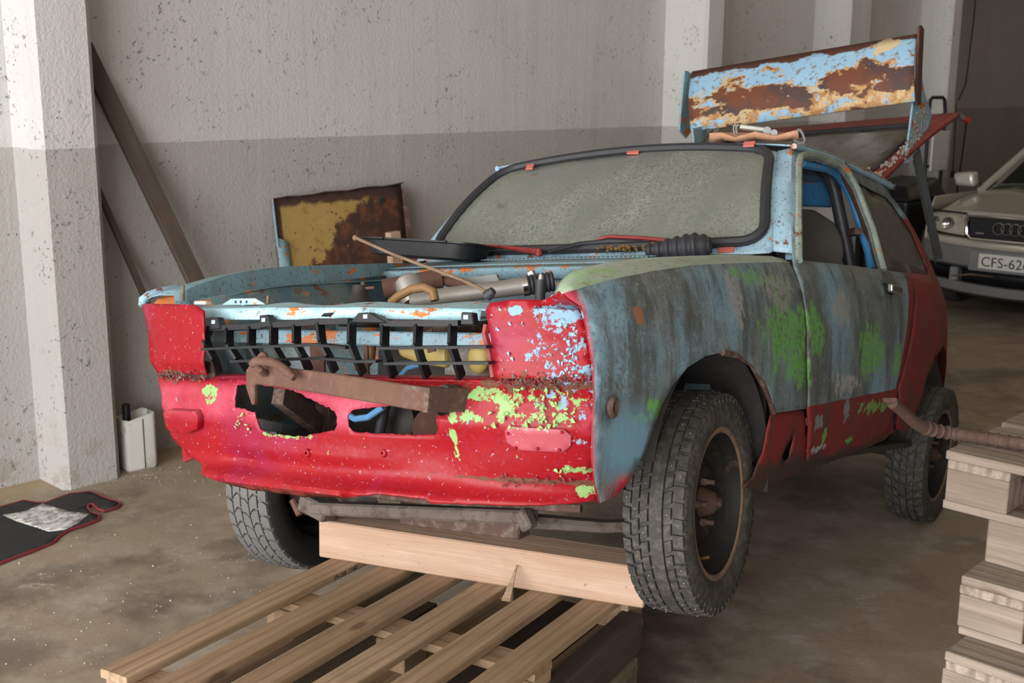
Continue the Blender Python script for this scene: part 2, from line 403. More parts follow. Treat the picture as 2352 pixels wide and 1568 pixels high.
for yy, wd_, lb in ((0.06, 0.10, 'grey square timber between two pallets of the stack, on the side facing the old car'), (0.40, 0.10, 'grey square timber in the middle between two pallets of the stack'), (0.72, 0.10, 'grey square timber between two pallets of the stack, on the side facing the silver car')):
    o = MB().box((0, 0, 0), (1.05, wd_, 0.109)).build('timber_spacer', M_GREYWOOD, bevel=0.004)
    q = MA @ Vector((0.10 + 0.525, yy + 0.01, -0.0560)); o.matrix_world = Matrix.Translation(q) @ R3.to_4x4()
    tag(o, lb, 'timber', 'timber spacers in the stack')

# the pallet the car's nose is propped on
PD = math.radians(30.2); ax = np.array([math.sin(PD), math.cos(PD), -math.tan(math.radians(1.9))]); ay = np.array([-math.cos(PD), math.sin(PD), 0.0])
P0 = at_z(229, 1536, 0.497)
# local y runs to the left (so that z is up): origin at the near-right corner
WPAL = 0.825
org = P0 - ay * WPAL
MP = basis((org[0], org[1], 0.497), ax, ay); MP = MP @ Matrix.Translation((0, 0, -0.144))
sl = [(0.043 + i * (WPAL - 0.086) / 5, 0.086) for i in range(6)]
e = empty('wooden_pallet', mat=MP); tag(e, 'brown pallet with six narrow slats carrying the pale beam under the car nose', 'pallet')
for y in (0.05, WPAL / 2, WPAL - 0.05): board(1.2, 0.09, 0.022, M_PALLET, e, 'bottom_board', (0.6, y, 0.011))
for x in (0.06, 0.6, 1.14):
    for y in (0.05, WPAL / 2, WPAL - 0.05): board(0.10, 0.09, 0.078, M_PALLET, e, 'block', (x, y, 0.061))
    board(WPAL, 0.09, 0.022, M_PALLET, e, 'stringer', (x, WPAL / 2, 0.111), math.pi / 2)
rn = random.Random(4); SLATS = []
for i, (y, w_) in enumerate(sl):
    SLATS.append(board(1.2, w_, 0.022, M_PALLET, e, 'deck_board', (0.6 + rn.uniform(-0.006, 0.006), y, 0.1331), rn.uniform(-0.003, 0.003)))
PAL = e
# dark board and two damp pallets below
ax2 = Vector((ax[0], ax[1], 0)).normalized(); ay2 = Vector((ay[0], ay[1], 0))
def low(x, y, z): return Vector((org[0], org[1], 0)) + ax2 * x + ay2 * y + Vector((0, 0, z))
c_ = at_z(1478, 1402, 0.405); lx = (Vector(c_) - low(0, 0, 0)); fx, fy = lx.dot(ax2), lx.dot(ay2)
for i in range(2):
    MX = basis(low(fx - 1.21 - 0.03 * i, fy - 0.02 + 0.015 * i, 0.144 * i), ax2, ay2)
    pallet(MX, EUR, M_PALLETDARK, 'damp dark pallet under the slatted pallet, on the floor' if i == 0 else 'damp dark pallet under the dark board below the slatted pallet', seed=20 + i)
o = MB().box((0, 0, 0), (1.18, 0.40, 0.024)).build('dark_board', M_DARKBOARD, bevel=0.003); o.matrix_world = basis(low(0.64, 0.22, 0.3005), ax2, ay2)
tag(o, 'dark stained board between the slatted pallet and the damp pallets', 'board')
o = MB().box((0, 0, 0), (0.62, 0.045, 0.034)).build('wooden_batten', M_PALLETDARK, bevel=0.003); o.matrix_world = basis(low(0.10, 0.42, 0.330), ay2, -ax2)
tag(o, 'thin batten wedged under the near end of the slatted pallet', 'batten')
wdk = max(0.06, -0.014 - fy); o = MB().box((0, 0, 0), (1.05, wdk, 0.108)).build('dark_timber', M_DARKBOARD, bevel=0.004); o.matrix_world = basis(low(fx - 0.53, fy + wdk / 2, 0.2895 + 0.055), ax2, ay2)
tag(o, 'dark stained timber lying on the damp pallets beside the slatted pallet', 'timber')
# pale beam
DECKN = MP.to_3x3() @ Vector((0, 0, 1)); DECKP = MP @ Vector((0, 0, 0.1441))
bl = at_plane(732, 1279, np.array(DECKP), np.array(DECKN)); br = at_plane(1478, 1398, np.array(DECKP), np.array(DECKN))
bd = Vector(br - bl); BL = bd.length; bd.normalize(); BH, BDP = 0.112, 0.125
byv = DECKN.cross(bd).normalized()
o = MB().box((0, 0, 0), (BL, BDP, BH)).build('square_timber', M_BEAM, bevel=0.004)
o.matrix_world = basis(Vector(bl) + bd * BL / 2 + byv * BDP / 2 + DECKN * (BH / 2), bd, byv)
tag(o, 'pale planed timber beam lying across the slatted pallet under the car nose', 'timber')
BEAM = o
# splintered sliver of wood leaning on the beam
tip = at_plane(1188, 1297, bl - np.array(byv) * 0.006, np.array(byv)); fo = at_plane(1160, 1378, np.array(DECKP), np.array(DECKN))
m = MB(); a, b = Vector(fo), Vector(tip); sd = bd * 0.017; th = Vector((0, 0, 1)).cross(bd) * -0.006
m.prism([a - sd * 0.5 - Vector((0, 0, 0.0)), a + sd * 0.9, b + sd * 0.12, b - sd * 0.05], byv * -0.006)
o = m.build('wood_splinter', M_PALLET); tag(o, 'thin pointed wood splinter leaning against the pale beam', 'splinter')
# stencilled numbers on the edge of the first slat
def text_mesh(name, body, size, mat, parent, M, ext=0.0006):
    cu = bpy.data.curves.new(name, 'FONT'); cu.body = body; cu.size = size; cu.extrude = ext; cu.align_x = 'LEFT'; cu.resolution_u = 3
    t = bpy.data.objects.new(name + '_t', cu); COL.objects.link(t); bpy.context.view_layer.update()
    me = bpy.data.meshes.new_from_object(t.evaluated_get(bpy.context.evaluated_depsgraph_get())); bpy.data.objects.remove(t)
    o = bpy.data.objects.new(name, me); COL.objects.link(o); me.materials.clear(); me.materials.append(mat); o.parent = parent; o.matrix_local = M; return o
M_INK = flat('black_ink', (0.025, 0.02, 0.018), 0.8)
sy = sl[5][0] - 0.043
text_mesh('stencil', '19-150- 1160', 0.019, M_INK, PAL, Matrix(((1, 0, 0, 0.735), (0, 0, -1, sy - 0.0004), (0, 1, 0, 0.1265), (0, 0, 0, 1))))
# ================================================================ car paint
BLUE = (0.33, 0.60, 0.76); SKY = (0.24, 0.50, 0.76); RUST = (0.105, 0.040, 0.022); ORANGE = (0.56, 0.17, 0.04); GREEN = (0.135, 0.40, 0.075); LIME = (0.23, 0.39, 0.14)
def Cs(px, py, y=0.75): return tuple(cx_(px, py, y=y))
def Cn(px, py, x=0.75): return tuple(cx_(px, py, x=x))
def mixmany(k, c, items):
    for f, col in items: c = k.mix(f, c, col)
    return c
def paint_nose():
    k = NM('red_paint', 0.42); X = k.xyz(); z = X[2]
    c = k.mix(k.noise(5, 4), (0.20, 0.0045, 0.008), (0.30, 0.008, 0.013))
    c = k.mix(k.math('MULTIPLY', k.thr(k.noise(3.4, 4, 0.6, k.map(loc=(2, 5, 1))), 0.55, 0.75), 0.45), c, (0.24, 0.03, 0.12))
    # faded pink overspray on the bumper band
    band = k.math('MULTIPLY', k.thr(z, 0.08, 0.11), k.thr(z, 0.185, 0.16)); c = k.mix(k.math('MULTIPLY', band, k.thr(k.noise(4, 4), 0.40, 0.7)), c, (0.46, 0.075, 0.115))
    sp = k.thr(k.noise(105, 3, 0.65), 0.655, 0.69); c = k.mix(k.math('MULTIPLY', sp, 0.6), c, (0.38, 0.33, 0.42)); c = k.mix(k.math('MULTIPLY', k.thr(k.noise(70, 5, 0.75, k.map(loc=(3, 3, 8))), 0.55, 0.62), 0.22), c, (0.20, 0.03, 0.10)); dk_ = k.thr(k.noise(60, 4, 0.7, k.map(loc=(6, 1, 1))), 0.62, 0.70); c = k.mix(k.math('MULTIPLY', dk_, 0.5), c, (0.09, 0.01, 0.012))
    zone = k.blob(Cn(1318, 790, 0.70), (0.30, 0.11, 0.24), 0.12, 5, 0.4)
    ch = k.thr(k.math('ADD', k.noise(30, 7, 0.72, k.map(loc=(1, 0, 3))), k.math('MULTIPLY', zone, 0.125)), 0.675, 0.69)
    rag = k.thr(k.noise(48, 6, 0.75, k.map(loc=(2, 9, 4))), 0.44, 0.47); chb = k.math('MULTIPLY', k.blob(Cn(1278, 724, 0.72), (0.2, 0.044, 0.022), 0.40, 30, 0.08), rag)
    chc = k.blob(Cn(1190, 715, 0.74), (0.2, 0.018, 0.010), 0.5, 34, 0.08)
    allchip = k.math('MAXIMUM', k.math('MAXIMUM', ch, chb), chc)
    c = k.mix(allchip, c, (0.21, 0.35, 0.46))
    gz = k.thr(k.math('ADD', k.noise(42, 6, 0.7), k.math('MULTIPLY', k.blob(Cn(1235, 928, 0.74), (0.3, 0.12, 0.06), 0.12, 5, 0.4), 0.13)), 0.675, 0.69)
    gb = [k.blob(Cn(495, 903), (0.2, 0.026, 0.026), 1.0, 22), k.blob(Cn(1098, 908), (0.2, 0.055, 0.014), 0.9, 18), k.blob(Cn(1152, 932), (0.2, 0.022, 0.032), 0.8, 20), k.blob(Cn(1072, 957), (0.2, 0.045, 0.014), 1.0, 25), k.blob(Cn(1320, 1128, 0.66), (0.2, 0.02, 0.012), 0.8, 20), k.blob(Cn(1310, 1080, 0.68), (0.2, 0.04, 0.008), 1.2, 40), k.blob(Cn(1040, 1010), (0.2, 0.009, 0.035), 0.9, 30), k.blob(Cn(660, 998), (0.2, 0.07, 0.006), 1.2, 30), gz]
    g = gb[0]
    for q in gb[1:]: g = k.math('MAXIMUM', g, q)
    g = k.math('MULTIPLY', g, k.thr(k.noise(52, 6, 0.75, k.map(loc=(7, 2, 4))), 0.42, 0.45))
    c = k.mix(g, c, LIME)
    fz = k.math('ADD', z, k.math('MULTIPLY', X[1], -0.012)); fo = k.math('ABSOLUTE', k.math('SUBTRACT', fz, 0.204))
    nz = k.noise(30, 5, 0.7)
    rf = k.thr(k.math('SUBTRACT', fo, k.math('MULTIPLY', k.math('SUBTRACT', nz, 0.43), 0.15)), -0.001, -0.005)
    sd = k.thr(k.math('ABSOLUTE', X[1]), 0.40, 0.46); rf = k.math('MULTIPLY', rf, sd)
    bot = k.thr(k.math('ADD', z, k.math('MULTIPLY', nz, 0.07)), -0.018, -0.045)
    r2 = k.math('MULTIPLY', k.blob(Cn(1200, 1105, 0.70), (0.3, 0.20, 0.006), 0.8, 30), 1.0)
    rr = k.math('MAXIMUM', k.math('MAXIMUM', rf, bot), r2)
    c = k.mix(rr, c, k.mix(nz, (0.06, 0.028, 0.02), (0.20, 0.08, 0.045)))
    k.col(c)
    k.set('Roughness', k.math('ADD', 0.36, k.math('MULTIPLY', k.math('MAXIMUM', rr, allchip), 0.45))); k.set('Specular IOR Level', 0.2)
    k.bump(k.math('SUBTRACT', k.math('MULTIPLY', nz, 0.3), k.math('MULTIPLY', k.math('MAXIMUM', allchip, g), 0.5)), 0.35, 0.006)
    k.bump(k.noise(9, 3), 0.25, 0.02); return k.m
def weather(k, heavy=1.0, base_a=(0.15, 0.265, 0.335), base_b=(0.24, 0.375, 0.455)):
    big = k.noise(1.0, 6, 0.60, k.map((2.6, 2.6, 1.5), rot=(0, 0.35, 0), loc=(0.9, 0, 0.4)))
    st = k.noise(1.0, 7, 0.68, k.map((13, 13, 2.0), rot=(0, 0.12, 0))); sp = k.noise(110, 3, 0.7); md = k.noise(8, 8, 0.75)
    c = k.mix(k.thr(md, 0.30, 0.70), base_a, base_b)
    c = k.mix(k.math('MULTIPLY', k.thr(big, 0.40, 0.53), 0.88 * heavy), c, k.mix(k.thr(md, 0.34, 0.66), (0.060, 0.068, 0.066), (0.215, 0.215, 0.200)))
    c = k.mix(k.math('MULTIPLY', k.thr(st, 0.50, 0.62), 0.80 * heavy), c, (0.070, 0.074, 0.068))
    c = k.mix(k.math('MULTIPLY', k.thr(st, 0.42, 0.32), 0.40), c, (0.36, 0.38, 0.385))
    c = k.mix(k.math('MULTIPLY', k.thr(md, 0.55, 0.65), 0.45 * heavy), c, (0.085, 0.088, 0.075))
    c = k.mix(k.math('MULTIPLY', k.thr(sp, 0.54, 0.64), 0.45), c, (0.045, 0.048, 0.042))
    c = k.mix(k.math('MULTIPLY', k.thr(k.noise(85, 3, 0.7, k.map(loc=(4, 4, 4))), 0.62, 0.68), 0.55), c, (0.42, 0.42, 0.38))
    return c, st, sp
def paint_side(name, red):
    k = NM(name, 0.6); X = k.xyz(); x, z = X[0], X[2]
    c, st, sp = weather(k)
    nz = k.noise(24, 6, 0.7, k.map((1, 1, 0.45))); spk = k.noise(55, 5, 0.75)
    items = []
    for px, py, rx, rz, amt, col in ((1800, 770, 0.19, 0.11, 0.75, GREEN), (1825, 850, 0.12, 0.05, 1.0, GREEN), (1990, 815, 0.15, 0.10, 0.9, GREEN), (1860, 760, 0.10, 0.07, 1.1, GREEN), (2050, 830, 0.05, 0.07, 0.8, GREEN), (1489, 938, 0.035, 0.028, 0.9, GREEN), (1455, 968, 0.05, 0.02, 1.2, GREEN), (1760, 640, 0.20, 0.02, 1.3, GREEN),
            (1930, 710, 0.10, 0.06, 1.1, (0.33, 0.31, 0.275)), (1935, 880, 0.14, 0.035, 1.0, (0.40, 0.37, 0.33)), (1640, 830, 0.06, 0.02, 1.2, (0.36, 0.34, 0.30)), (1790, 665, 0.12, 0.05, 0.9, (0.28, 0.265, 0.25)), (1690, 690, 0.05, 0.08, 0.9, (0.33, 0.32, 0.325))):
        q = Cs(px, py); items.append((k.math('MULTIPLY', k.math('MULTIPLY', k.blob(q, (rx, 0.5, rz), amt * 0.8, 22, 0.25, 7, k.map((1, 1, 0.45))), k.thr(spk, 0.40, 0.52)), 0.85), col))
    for px, py, rx, rz in ((1440, 850, 0.09, 0.11), (1405, 905, 0.05, 0.06), (1590, 740, 0.05, 0.10), (1865, 800, 0.16, 0.20)):
        c = k.mix(k.math('MULTIPLY', k.math('MULTIPLY', k.blob(Cs(px, py), (rx, 0.5, rz), 0.30, 9, 0.45), k.thr(spk, 0.34, 0.56)), 0.75), c, (0.085, 0.088, 0.080))
    c = mixmany(k, c, items)
    q = Cs(1440, 1075, 0.72)
    c = k.mix(k.blob(Cs(1430, 1020, 0.74), (0.16, 0.5, 0.10), 0.25, 5, 0.6), c, (0.14, 0.28, 0.37))
    c = k.mix(k.blob(Cs(1400, 1135, 0.70), (0.11, 0.5, 0.055), 0.3, 8, 0.5), c, (0.50, 0.025, 0.05))
    c = k.mix(k.math('MULTIPLY', k.thr(k.math('ADD', x, k.math('MULTIPLY', nz, 0.06)), 0.745, 0.765), 0.9), c, (0.36, 0.02, 0.05))
    c = k.mix(k.blob(Cs(1475, 722), (0.022, 0.5, 0.02), 0.6, 30), c, (0.28, 0.12, 0.06))
    if red:
        zl = k.math('ADD', k.math('MULTIPLY', x, -0.056), 0.132)      # waist line between blue and red
        rz = k.thr(k.math('SUBTRACT', k.math('ADD', zl, k.math('MULTIPLY', k.math('SUBTRACT', nz, 0.5), 0.008)), z), -0.001, 0.002)
        xl = k.math('ADD', k.math('MULTIPLY', z, -0.56), -1.345); rx = k.thr(k.math('SUBTRACT', xl, x), -0.004, 0.004)
        glass = k.thr(z, 0.80, 0.79)
        rm = k.math('MAXIMUM', rz, k.math('MULTIPLY', rx, 1.0))
        rail = k.math('MULTIPLY', k.thr(z, 0.90, 0.91), k.thr(x, -2.13, -2.12))
        rm = k.math('MULTIPLY', rm, k.math('SUBTRACT', 1.0, rail))
        rc = k.mix(k.noise(5, 5, 0.65), (0.13, 0.012, 0.012), (0.26, 0.020, 0.020))
        rc = k.mix(k.math('MULTIPLY', k.thr(st, 0.47, 0.62), 0.8), rc, (0.075, 0.040, 0.034))
        rc = k.mix(k.math('MULTIPLY', k.thr(sp, 0.60, 0.68), 0.6), rc, (0.05, 0.03, 0.025))
        for px, py, rx_, rz_, amt, col in ((1985, 935, 0.14, 0.02, 1.0, (0.16, 0.36, 0.10)), (1880, 1005, 0.02, 0.03, 0.8, GREEN), (1760, 1100, 0.06, 0.02, 0.6, GREEN), (1925, 940, 0.03, 0.03, 1.0, (0.20, 0.24, 0.24)), (1860, 970, 0.03, 0.02, 1.2, (0.20, 0.24, 0.24)), (1870, 1030, 0.06, 0.012, 1.2, (0.36, 0.38, 0.38)), (1945, 1010, 0.03, 0.012, 1.2, GREEN)):
            rc = k.mix(k.math('MULTIPLY', k.blob(Cs(px, py, 0.73), (rx_, 0.5, rz_), amt, 30), 0.85), rc, col)
        rb = k.thr(k.math('ADD', z, k.math('MULTIPLY', nz, 0.10)), 0.075, 0.045); rc = k.mix(rb, rc, (0.055, 0.028, 0.02))
        c = k.mix(rm, c, rc)
    arch = None
    k.col(c); k.bump(k.math('ADD', k.math('MULTIPLY', sp, 0.4), nz), 0.3, 0.004); k.bump(k.noise(4, 2), 0.2, 0.03); return k.m
def paint_top():
    k = NM('pale_green_paint', 0.7); nz = k.noise(30, 6, 0.7)
    c = k.mix(k.noise(4, 4), (0.29, 0.37, 0.29), (0.46, 0.48, 0.42))
    c = k.mix(k.math('MULTIPLY', k.thr(k.noise(5, 5, 0.6, k.map(loc=(1, 2, 3))), 0.52, 0.68), 0.7), c, (0.26, 0.48, 0.18))
    c = k.mix(k.math('MULTIPLY', k.thr(nz, 0.55, 0.66), 0.6), c, (0.20, 0.16, 0.12))
    c = k.mix(k.math('MULTIPLY', k.thr(k.noise(70, 3), 0.62, 0.68), 0.6), c, (0.12, 0.12, 0.10))
    k.col(c); k.bump(nz, 0.4, 0.004); return k.m
def paint_blue(name, a=(0.30, 0.52, 0.62), b=(0.40, 0.61, 0.69), rustamt=0.5, orange=0.6, grime=0.0):
    k = NM(name, 0.5); nz = k.noise(22, 6, 0.7)
    c = k.mix(k.noise(6, 4), a, b)
    if grime: c = k.mix(k.math('MULTIPLY', k.thr(k.noise(9, 5, 0.65), 0.42, 0.60), grime), c, (0.15, 0.19, 0.19))
    o = k.thr(k.noise(9, 6, 0.66, k.map((1, 1, 2.2), loc=(5, 3, 1))), 0.60 - 0.06 * orange, 0.615 - 0.06 * orange); c = k.mix(o, c, ORANGE)
    r = k.thr(k.noise(16, 6, 0.7, k.map(loc=(7, 1, 2))), 0.66 - 0.08 * rustamt, 0.70 - 0.08 * rustamt); c = k.mix(r, c, k.mix(nz, RUST, (0.22, 0.10, 0.05)))
    c = k.mix(k.math('MULTIPLY', k.thr(k.noise(95, 4, 0.75), 0.56, 0.64), 0.5 + 0.25 * (grime > 0)), c, (0.07, 0.065, 0.06))
    k.col(c); k.bump(k.math('SUBTRACT', nz, k.math('MULTIPLY', o, 0.4)), 0.3, 0.004); return k.m
def rusty(name, a, b, c3=(0.28, 0.15, 0.10), amt=0.4, rough=0.85):
    k = NM(name, rough); c = k.mix(k.noise(14, 6, 0.65), a, b); c = k.mix(k.math('MULTIPLY', k.thr(k.noise(28, 5, 0.7, k.map(loc=(3, 3, 1))), 0.5, 0.66), amt), c, c3)
    k.col(c); k.bump(k.noise(70, 5, 0.7), 0.35, 0.003); return k.m
def paint_spoiler():
    k = NM('rusted_spoiler_paint', 0.6); nz = k.noise(20, 6, 0.7); X = k.xyz()
    zz = k.math('SUBTRACT', X[2], k.math('MULTIPLY', X[1], 0.058))      # height along the blade, 1.47 at the foot to 1.78 at the top
    c = k.mix(k.noise(5, 4), (0.23, 0.43, 0.62), (0.32, 0.51, 0.66))
    sp = k.thr(k.noise(34, 5, 0.72), 0.545, 0.60); c = k.mix(k.math('MULTIPLY', sp, 0.75), c, (0.20, 0.10, 0.05))
    big = k.noise(5.0, 6, 0.66, k.map((1, 1, 1.8), loc=(1.3, 0.4, 2.2)))
    low = k.math('MULTIPLY', k.thr(zz, 1.685, 1.60), k.thr(zz, 1.485, 1.53))      # rust gathers in a band below the middle
    f = k.math('ADD', big, k.math('MULTIPLY', low, 0.17))
    cream = k.mix(k.thr(nz, 0.44, 0.58), (0.56, 0.41, 0.22), (0.40, 0.17, 0.045))
    c = k.mix(k.thr(k.math('ADD', f, k.math('MULTIPLY', k.thr(zz, 1.56, 1.48), 0.08)), 0.575, 0.585), c, cream)
    rc = k.mix(k.thr(k.noise(4, 4, 0.6, k.map(loc=(2, 2, 2))), 0.44, 0.54), (0.075, 0.042, 0.038), (0.15, 0.05, 0.024))
    c = k.mix(k.thr(f, 0.61, 0.62), c, rc)
    c = k.mix(k.math('MULTIPLY', k.thr(f, 0.61, 0.62), k.thr(k.noise(15, 5, 0.7, k.map(loc=(8, 1, 5))), 0.61, 0.63)), c, (0.50, 0.29, 0.11))
    top = k.thr(k.math('ADD', zz, k.math('MULTIPLY', k.math('SUBTRACT', k.noise(6, 6, 0.7), 0.5), 0.13)), 1.748, 1.754); c = k.mix(top, c, k.mix(nz, (0.065, 0.022, 0.016), (0.12, 0.042, 0.026)))
    c = k.mix(k.blob((-2.5, 0.42, 1.755), (0.5, 0.06, 0.035), 0.7, 9, 0.06), c, (0.60, 0.46, 0.28))
    k.col(c); k.bump(k.math('SUBTRACT', nz, k.thr(f, 0.60, 0.62)), 0.35, 0.005); return k.m
def dusty_glass(name, dust_a, dust_b, clear=0.30, streak=(1, 1, 1)):
    k = NM(name, 0.5); nz = k.noise(2.6, 6, 0.65, k.map((1, 1.6, 1.2), rot=(0.5, 0, 0))); sp = k.noise(60, 5, 0.75); st = k.noise(3.0, 5, 0.6, k.map(streak))
    c = k.mix(st, dust_a, dust_b)
    c = k.mix(k.math('MULTIPLY', k.math('MULTIPLY', k.thr(nz, 0.40, 0.66), k.thr(sp, 0.30, 0.70)), 0.75), c, tuple(a * 1.5 for a in dust_b))
    c = k.mix(k.math('MULTIPLY', k.thr(k.noise(7, 4, 0.6, k.map(loc=(3, 7, 1))), 0.68, 0.74), 0.6), c, (0.05, 0.055, 0.05))
    k.col(c); k.set('Roughness', k.math('ADD', 0.12, k.math('MULTIPLY', k.thr(nz, 0.40, 0.60), 0.5)))
    c = k.mix(k.math('MULTIPLY', k.math('MULTIPLY', k.thr(k.noise(130, 3, 0.7), 0.48, 0.62), k.thr(nz, 0.36, 0.56)), 0.6), c, (0.045, 0.05, 0.043)); k.col(c)
    k.set('Coat Weight', 0.35); k.set('Coat Roughness', 0.10)
    t = k.n('ShaderNodeBsdfTransparent'); mx = k.n('ShaderNodeMixShader'); out = k.t.nodes['Material Output']
    t.inputs[0].default_value = (0.8, 0.85, 0.8, 1)
    mx.inputs[0].default_value = clear; k.t.links.new(k.b.outputs[0], mx.inputs[1]); k.t.links.new(t.outputs[0], mx.inputs[2]); k.t.links.new(mx.outputs[0], out.inputs[0])
    return k.m
M_NOSE = paint_nose(); M_FENDER = paint_side('weathered_blue_paint', False); M_DOOR = paint_side('weathered_blue_and_red_paint', True)
M_TOP = paint_top(); M_SLAM = paint_blue('light_blue_paint', rustamt=0.42, orange=-0.15)
M_RAIL = paint_blue('grimy_blue_paint', (0.14, 0.25, 0.29), (0.21, 0.35, 0.41), 0.3, -0.35, 0.7)
M_COWL = paint_blue('faded_blue_paint', (0.20, 0.34, 0.41), (0.29, 0.45, 0.52), 0.4, 0.15, 0.4)
M_PILLAR = paint_blue('speckled_blue_paint', (0.26, 0.42, 0.54), (0.35, 0.51, 0.62), 0.55, -0.1, 0.25)
M_BRIGHT = paint_blue('bright_blue_paint', (0.06, 0.30, 0.66), (0.10, 0.40, 0.78), 0.1, -0.5)
M_INNER = paint_blue('engine_bay_blue_paint', (0.05, 0.10, 0.13), (0.13, 0.23, 0.29), 0.9, 0.0, 0.9)
M_FRAMEPALE = paint_blue('peeling_pale_green_paint', (0.20, 0.27, 0.21), (0.36, 0.41, 0.35), 0.3, -0.5, 0.55)
M_RUST = rusty('brown_rust', (0.075, 0.033, 0.021), (0.130, 0.062, 0.042), (0.165, 0.098, 0.076), 0.5)
M_RUSTDARK = rusty('dark_rust', (0.05, 0.030, 0.024), (0.12, 0.062, 0.045), (0.24, 0.20, 0.16), 0.5)
M_UNDER = rusty('underbody_dirt', (0.016, 0.012, 0.010), (0.045, 0.034, 0.028), (0.06, 0.045, 0.035), 0.4)
M_WELL = rusty('wheel_well_dirt', (0.020, 0.020, 0.021), (0.040, 0.038, 0.037), (0.07, 0.045, 0.034), 0.5)
M_BLACK = flat('black_plastic', (0.009, 0.009, 0.011), 0.42, 0, 0.4, 20, 0.1); M_BLACK.node_tree.nodes['Principled BSDF'].inputs['Specular IOR Level'].default_value = 0.35
M_RUBBER = flat('black_rubber', (0.022, 0.022, 0.027), 0.6, 0, 0.35, 14, 0.1)
M_ALU = flat('aluminium', (0.36, 0.34, 0.31), 0.5, 0.6, 0.3, 14, 0.1)
M_STEEL = flat('galvanised_steel', (0.22, 0.22, 0.215), 0.55, 0.6, 0.2, 10)
M_CHROME = flat('chrome', (0.75, 0.75, 0.77), 0.14, 1.0, 0.1, 10)
M_YELLOW = flat('yellow_plastic', (0.46, 0.34, 0.10), 0.5, 0, 0.2, 7)
M_HOSE = flat('brown_rubber_hose', (0.21, 0.115, 0.045), 0.55, 0, 0.3, 12)
M_HOSEBLUE = flat('blue_hose', (0.12, 0.33, 0.60), 0.5)
M_DARK = flat('dark_oily_metal', (0.030, 0.026, 0.023), 0.6, 0.3, 0.5, 12, 0.2)
M_SPOILER = paint_spoiler()
M_TAB = flat('faded_red_tab', (0.50, 0.13, 0.10), 0.6, 0, 0.25, 25)
M_SEAT = flat('grey_seat_cloth', (0.085, 0.076, 0.067), 0.95, 0, 0.25, 9, 0.4)
M_CAGE = rusty('worn_black_cage_paint', (0.018, 0.020, 0.026), (0.045, 0.05, 0.062), (0.10, 0.08, 0.06), 0.35, 0.4)
M_REDOLD = rusty('dull_red_paint', (0.15, 0.010, 0.010), (0.27, 0.02, 0.02), (0.16, 0.07, 0.055), 0.4, 0.5)
M_GLASS = dusty_glass('dusty_windscreen_glass', (0.135, 0.143, 0.120), (0.225, 0.235, 0.205), 0.10, (1, 2.5, 1.2))
M_GLASSQ = dusty_glass('dirty_quarter_glass', (0.055, 0.048, 0.034), (0.085, 0.075, 0.055), 0.10, (2, 1, 5))
M_GLASST = dusty_glass('dusty_tailgate_glass', (0.075, 0.062, 0.045), (0.11, 0.095, 0.07), 0.05, (1, 1, 1))
k = NM('black_tyre', 0.78); dst = k.noise(9, 5, 0.65); c = k.mix(dst, (0.020, 0.019, 0.018), (0.050, 0.046, 0.041)); c = k.mix(k.math('MULTIPLY', k.thr(k.noise(46, 5, 0.7), 0.46, 0.62), 0.6), c, (0.105, 0.094, 0.080)); k.col(c); k.bump(k.noise(60, 4), 0.2, 0.002); M_TYRE = k.m
k = NM('grey_dusty_tyre', 0.82); c = k.mix(k.noise(12, 5, 0.65), (0.085, 0.083, 0.08), (0.15, 0.145, 0.14)); X = k.xyz(); rr_ = k.math('SQRT', k.math('ADD', k.math('MULTIPLY', X[0], X[0]), k.math('MULTIPLY', X[1], X[1]))); c = k.mix(k.thr(rr_, 0.268, 0.276), (0.018, 0.018, 0.018), c); k.col(c); k.bump(k.noise(60, 4), 0.2, 0.002); M_TYREG = k.m
k = NM('black_wheel_paint', 0.6); c = k.mix(k.noise(9, 5, 0.6), (0.008, 0.008, 0.008), (0.028, 0.026, 0.024)); c = k.mix(k.math('MULTIPLY', k.thr(k.noise(14, 6, 0.7), 0.58, 0.66), 0.6), c, (0.09, 0.06, 0.04)); k.col(c); k.set('Specular IOR Level', 0.2); M_RIM = k.m
M_RUSTBAR = rusty('rusty_bar_steel', (0.040, 0.020, 0.013), (0.085, 0.043, 0.030), (0.12, 0.075, 0.056), 0.5)
M_RUSTRING = rusty('rusty_rim_edge', (0.12, 0.075, 0.045), (0.24, 0.16, 0.10), (0.05, 0.04, 0.035), 0.6)
# ================================================================ the wrecked car
CAR = empty('old_hatchback', mat=CARM)
tag(CAR, 'wrecked hatchback with red nose, weathered blue side and rusty spoiler, propped on pallets', 'car')
ZC = [(0.80, 0.392), (0.775, 0.399), (0.617, 0.438), (0.425, 0.474), (0.204, 0.508), (-0.052, 0.536), (-0.43, 0.574), (-0.58, 0.588), (-0.86, 0.610), (-1.29, 0.636), (-1.53, 0.645), (-2.18, 0.682), (-2.6, 0.70), (-3.2, 0.70)]
def zc(x): return interp(x, ZC)
def side_y(x, z):
    t = zc(x) - z
    y = interp(t, [(0, 0.715), (0.04, 0.735), (0.1, 0.752), (0.2, 0.765), (0.38, 0.765), (0.48, 0.757), (0.58, 0.735), (0.68, 0.70)]) if t >= 0 else 0.715 + t * 0.37
    if x > 0.35: y -= ((x - 0.35) / 0.45) ** 2 * 0.03
    if x < -1.9: y -= ((-1.9 - x) / 1.1) ** 2 * 0.20
    return y
def fs(px, py):
    y = 0.74
    for _ in range(14):
        q = cx_(px, py, y=y); y = 0.5 * y + 0.5 * side_y(q[0], q[2])
    return (float(q[0]), float(q[2]))
def NOSEP(z): return interp(z, [(0.41, -0.012), (0.39, 0), (0.30, 0.006), (0.225, 0.0), (0.205, -0.022), (0.185, -0.010), (0.12, -0.004), (0.09, -0.016), (0.04, -0.026), (0.0, -0.038), (-0.02, -0.034), (-0.04, -0.006), (-0.055, -0.004), (-0.075, -0.035), (-0.10, -0.07)])
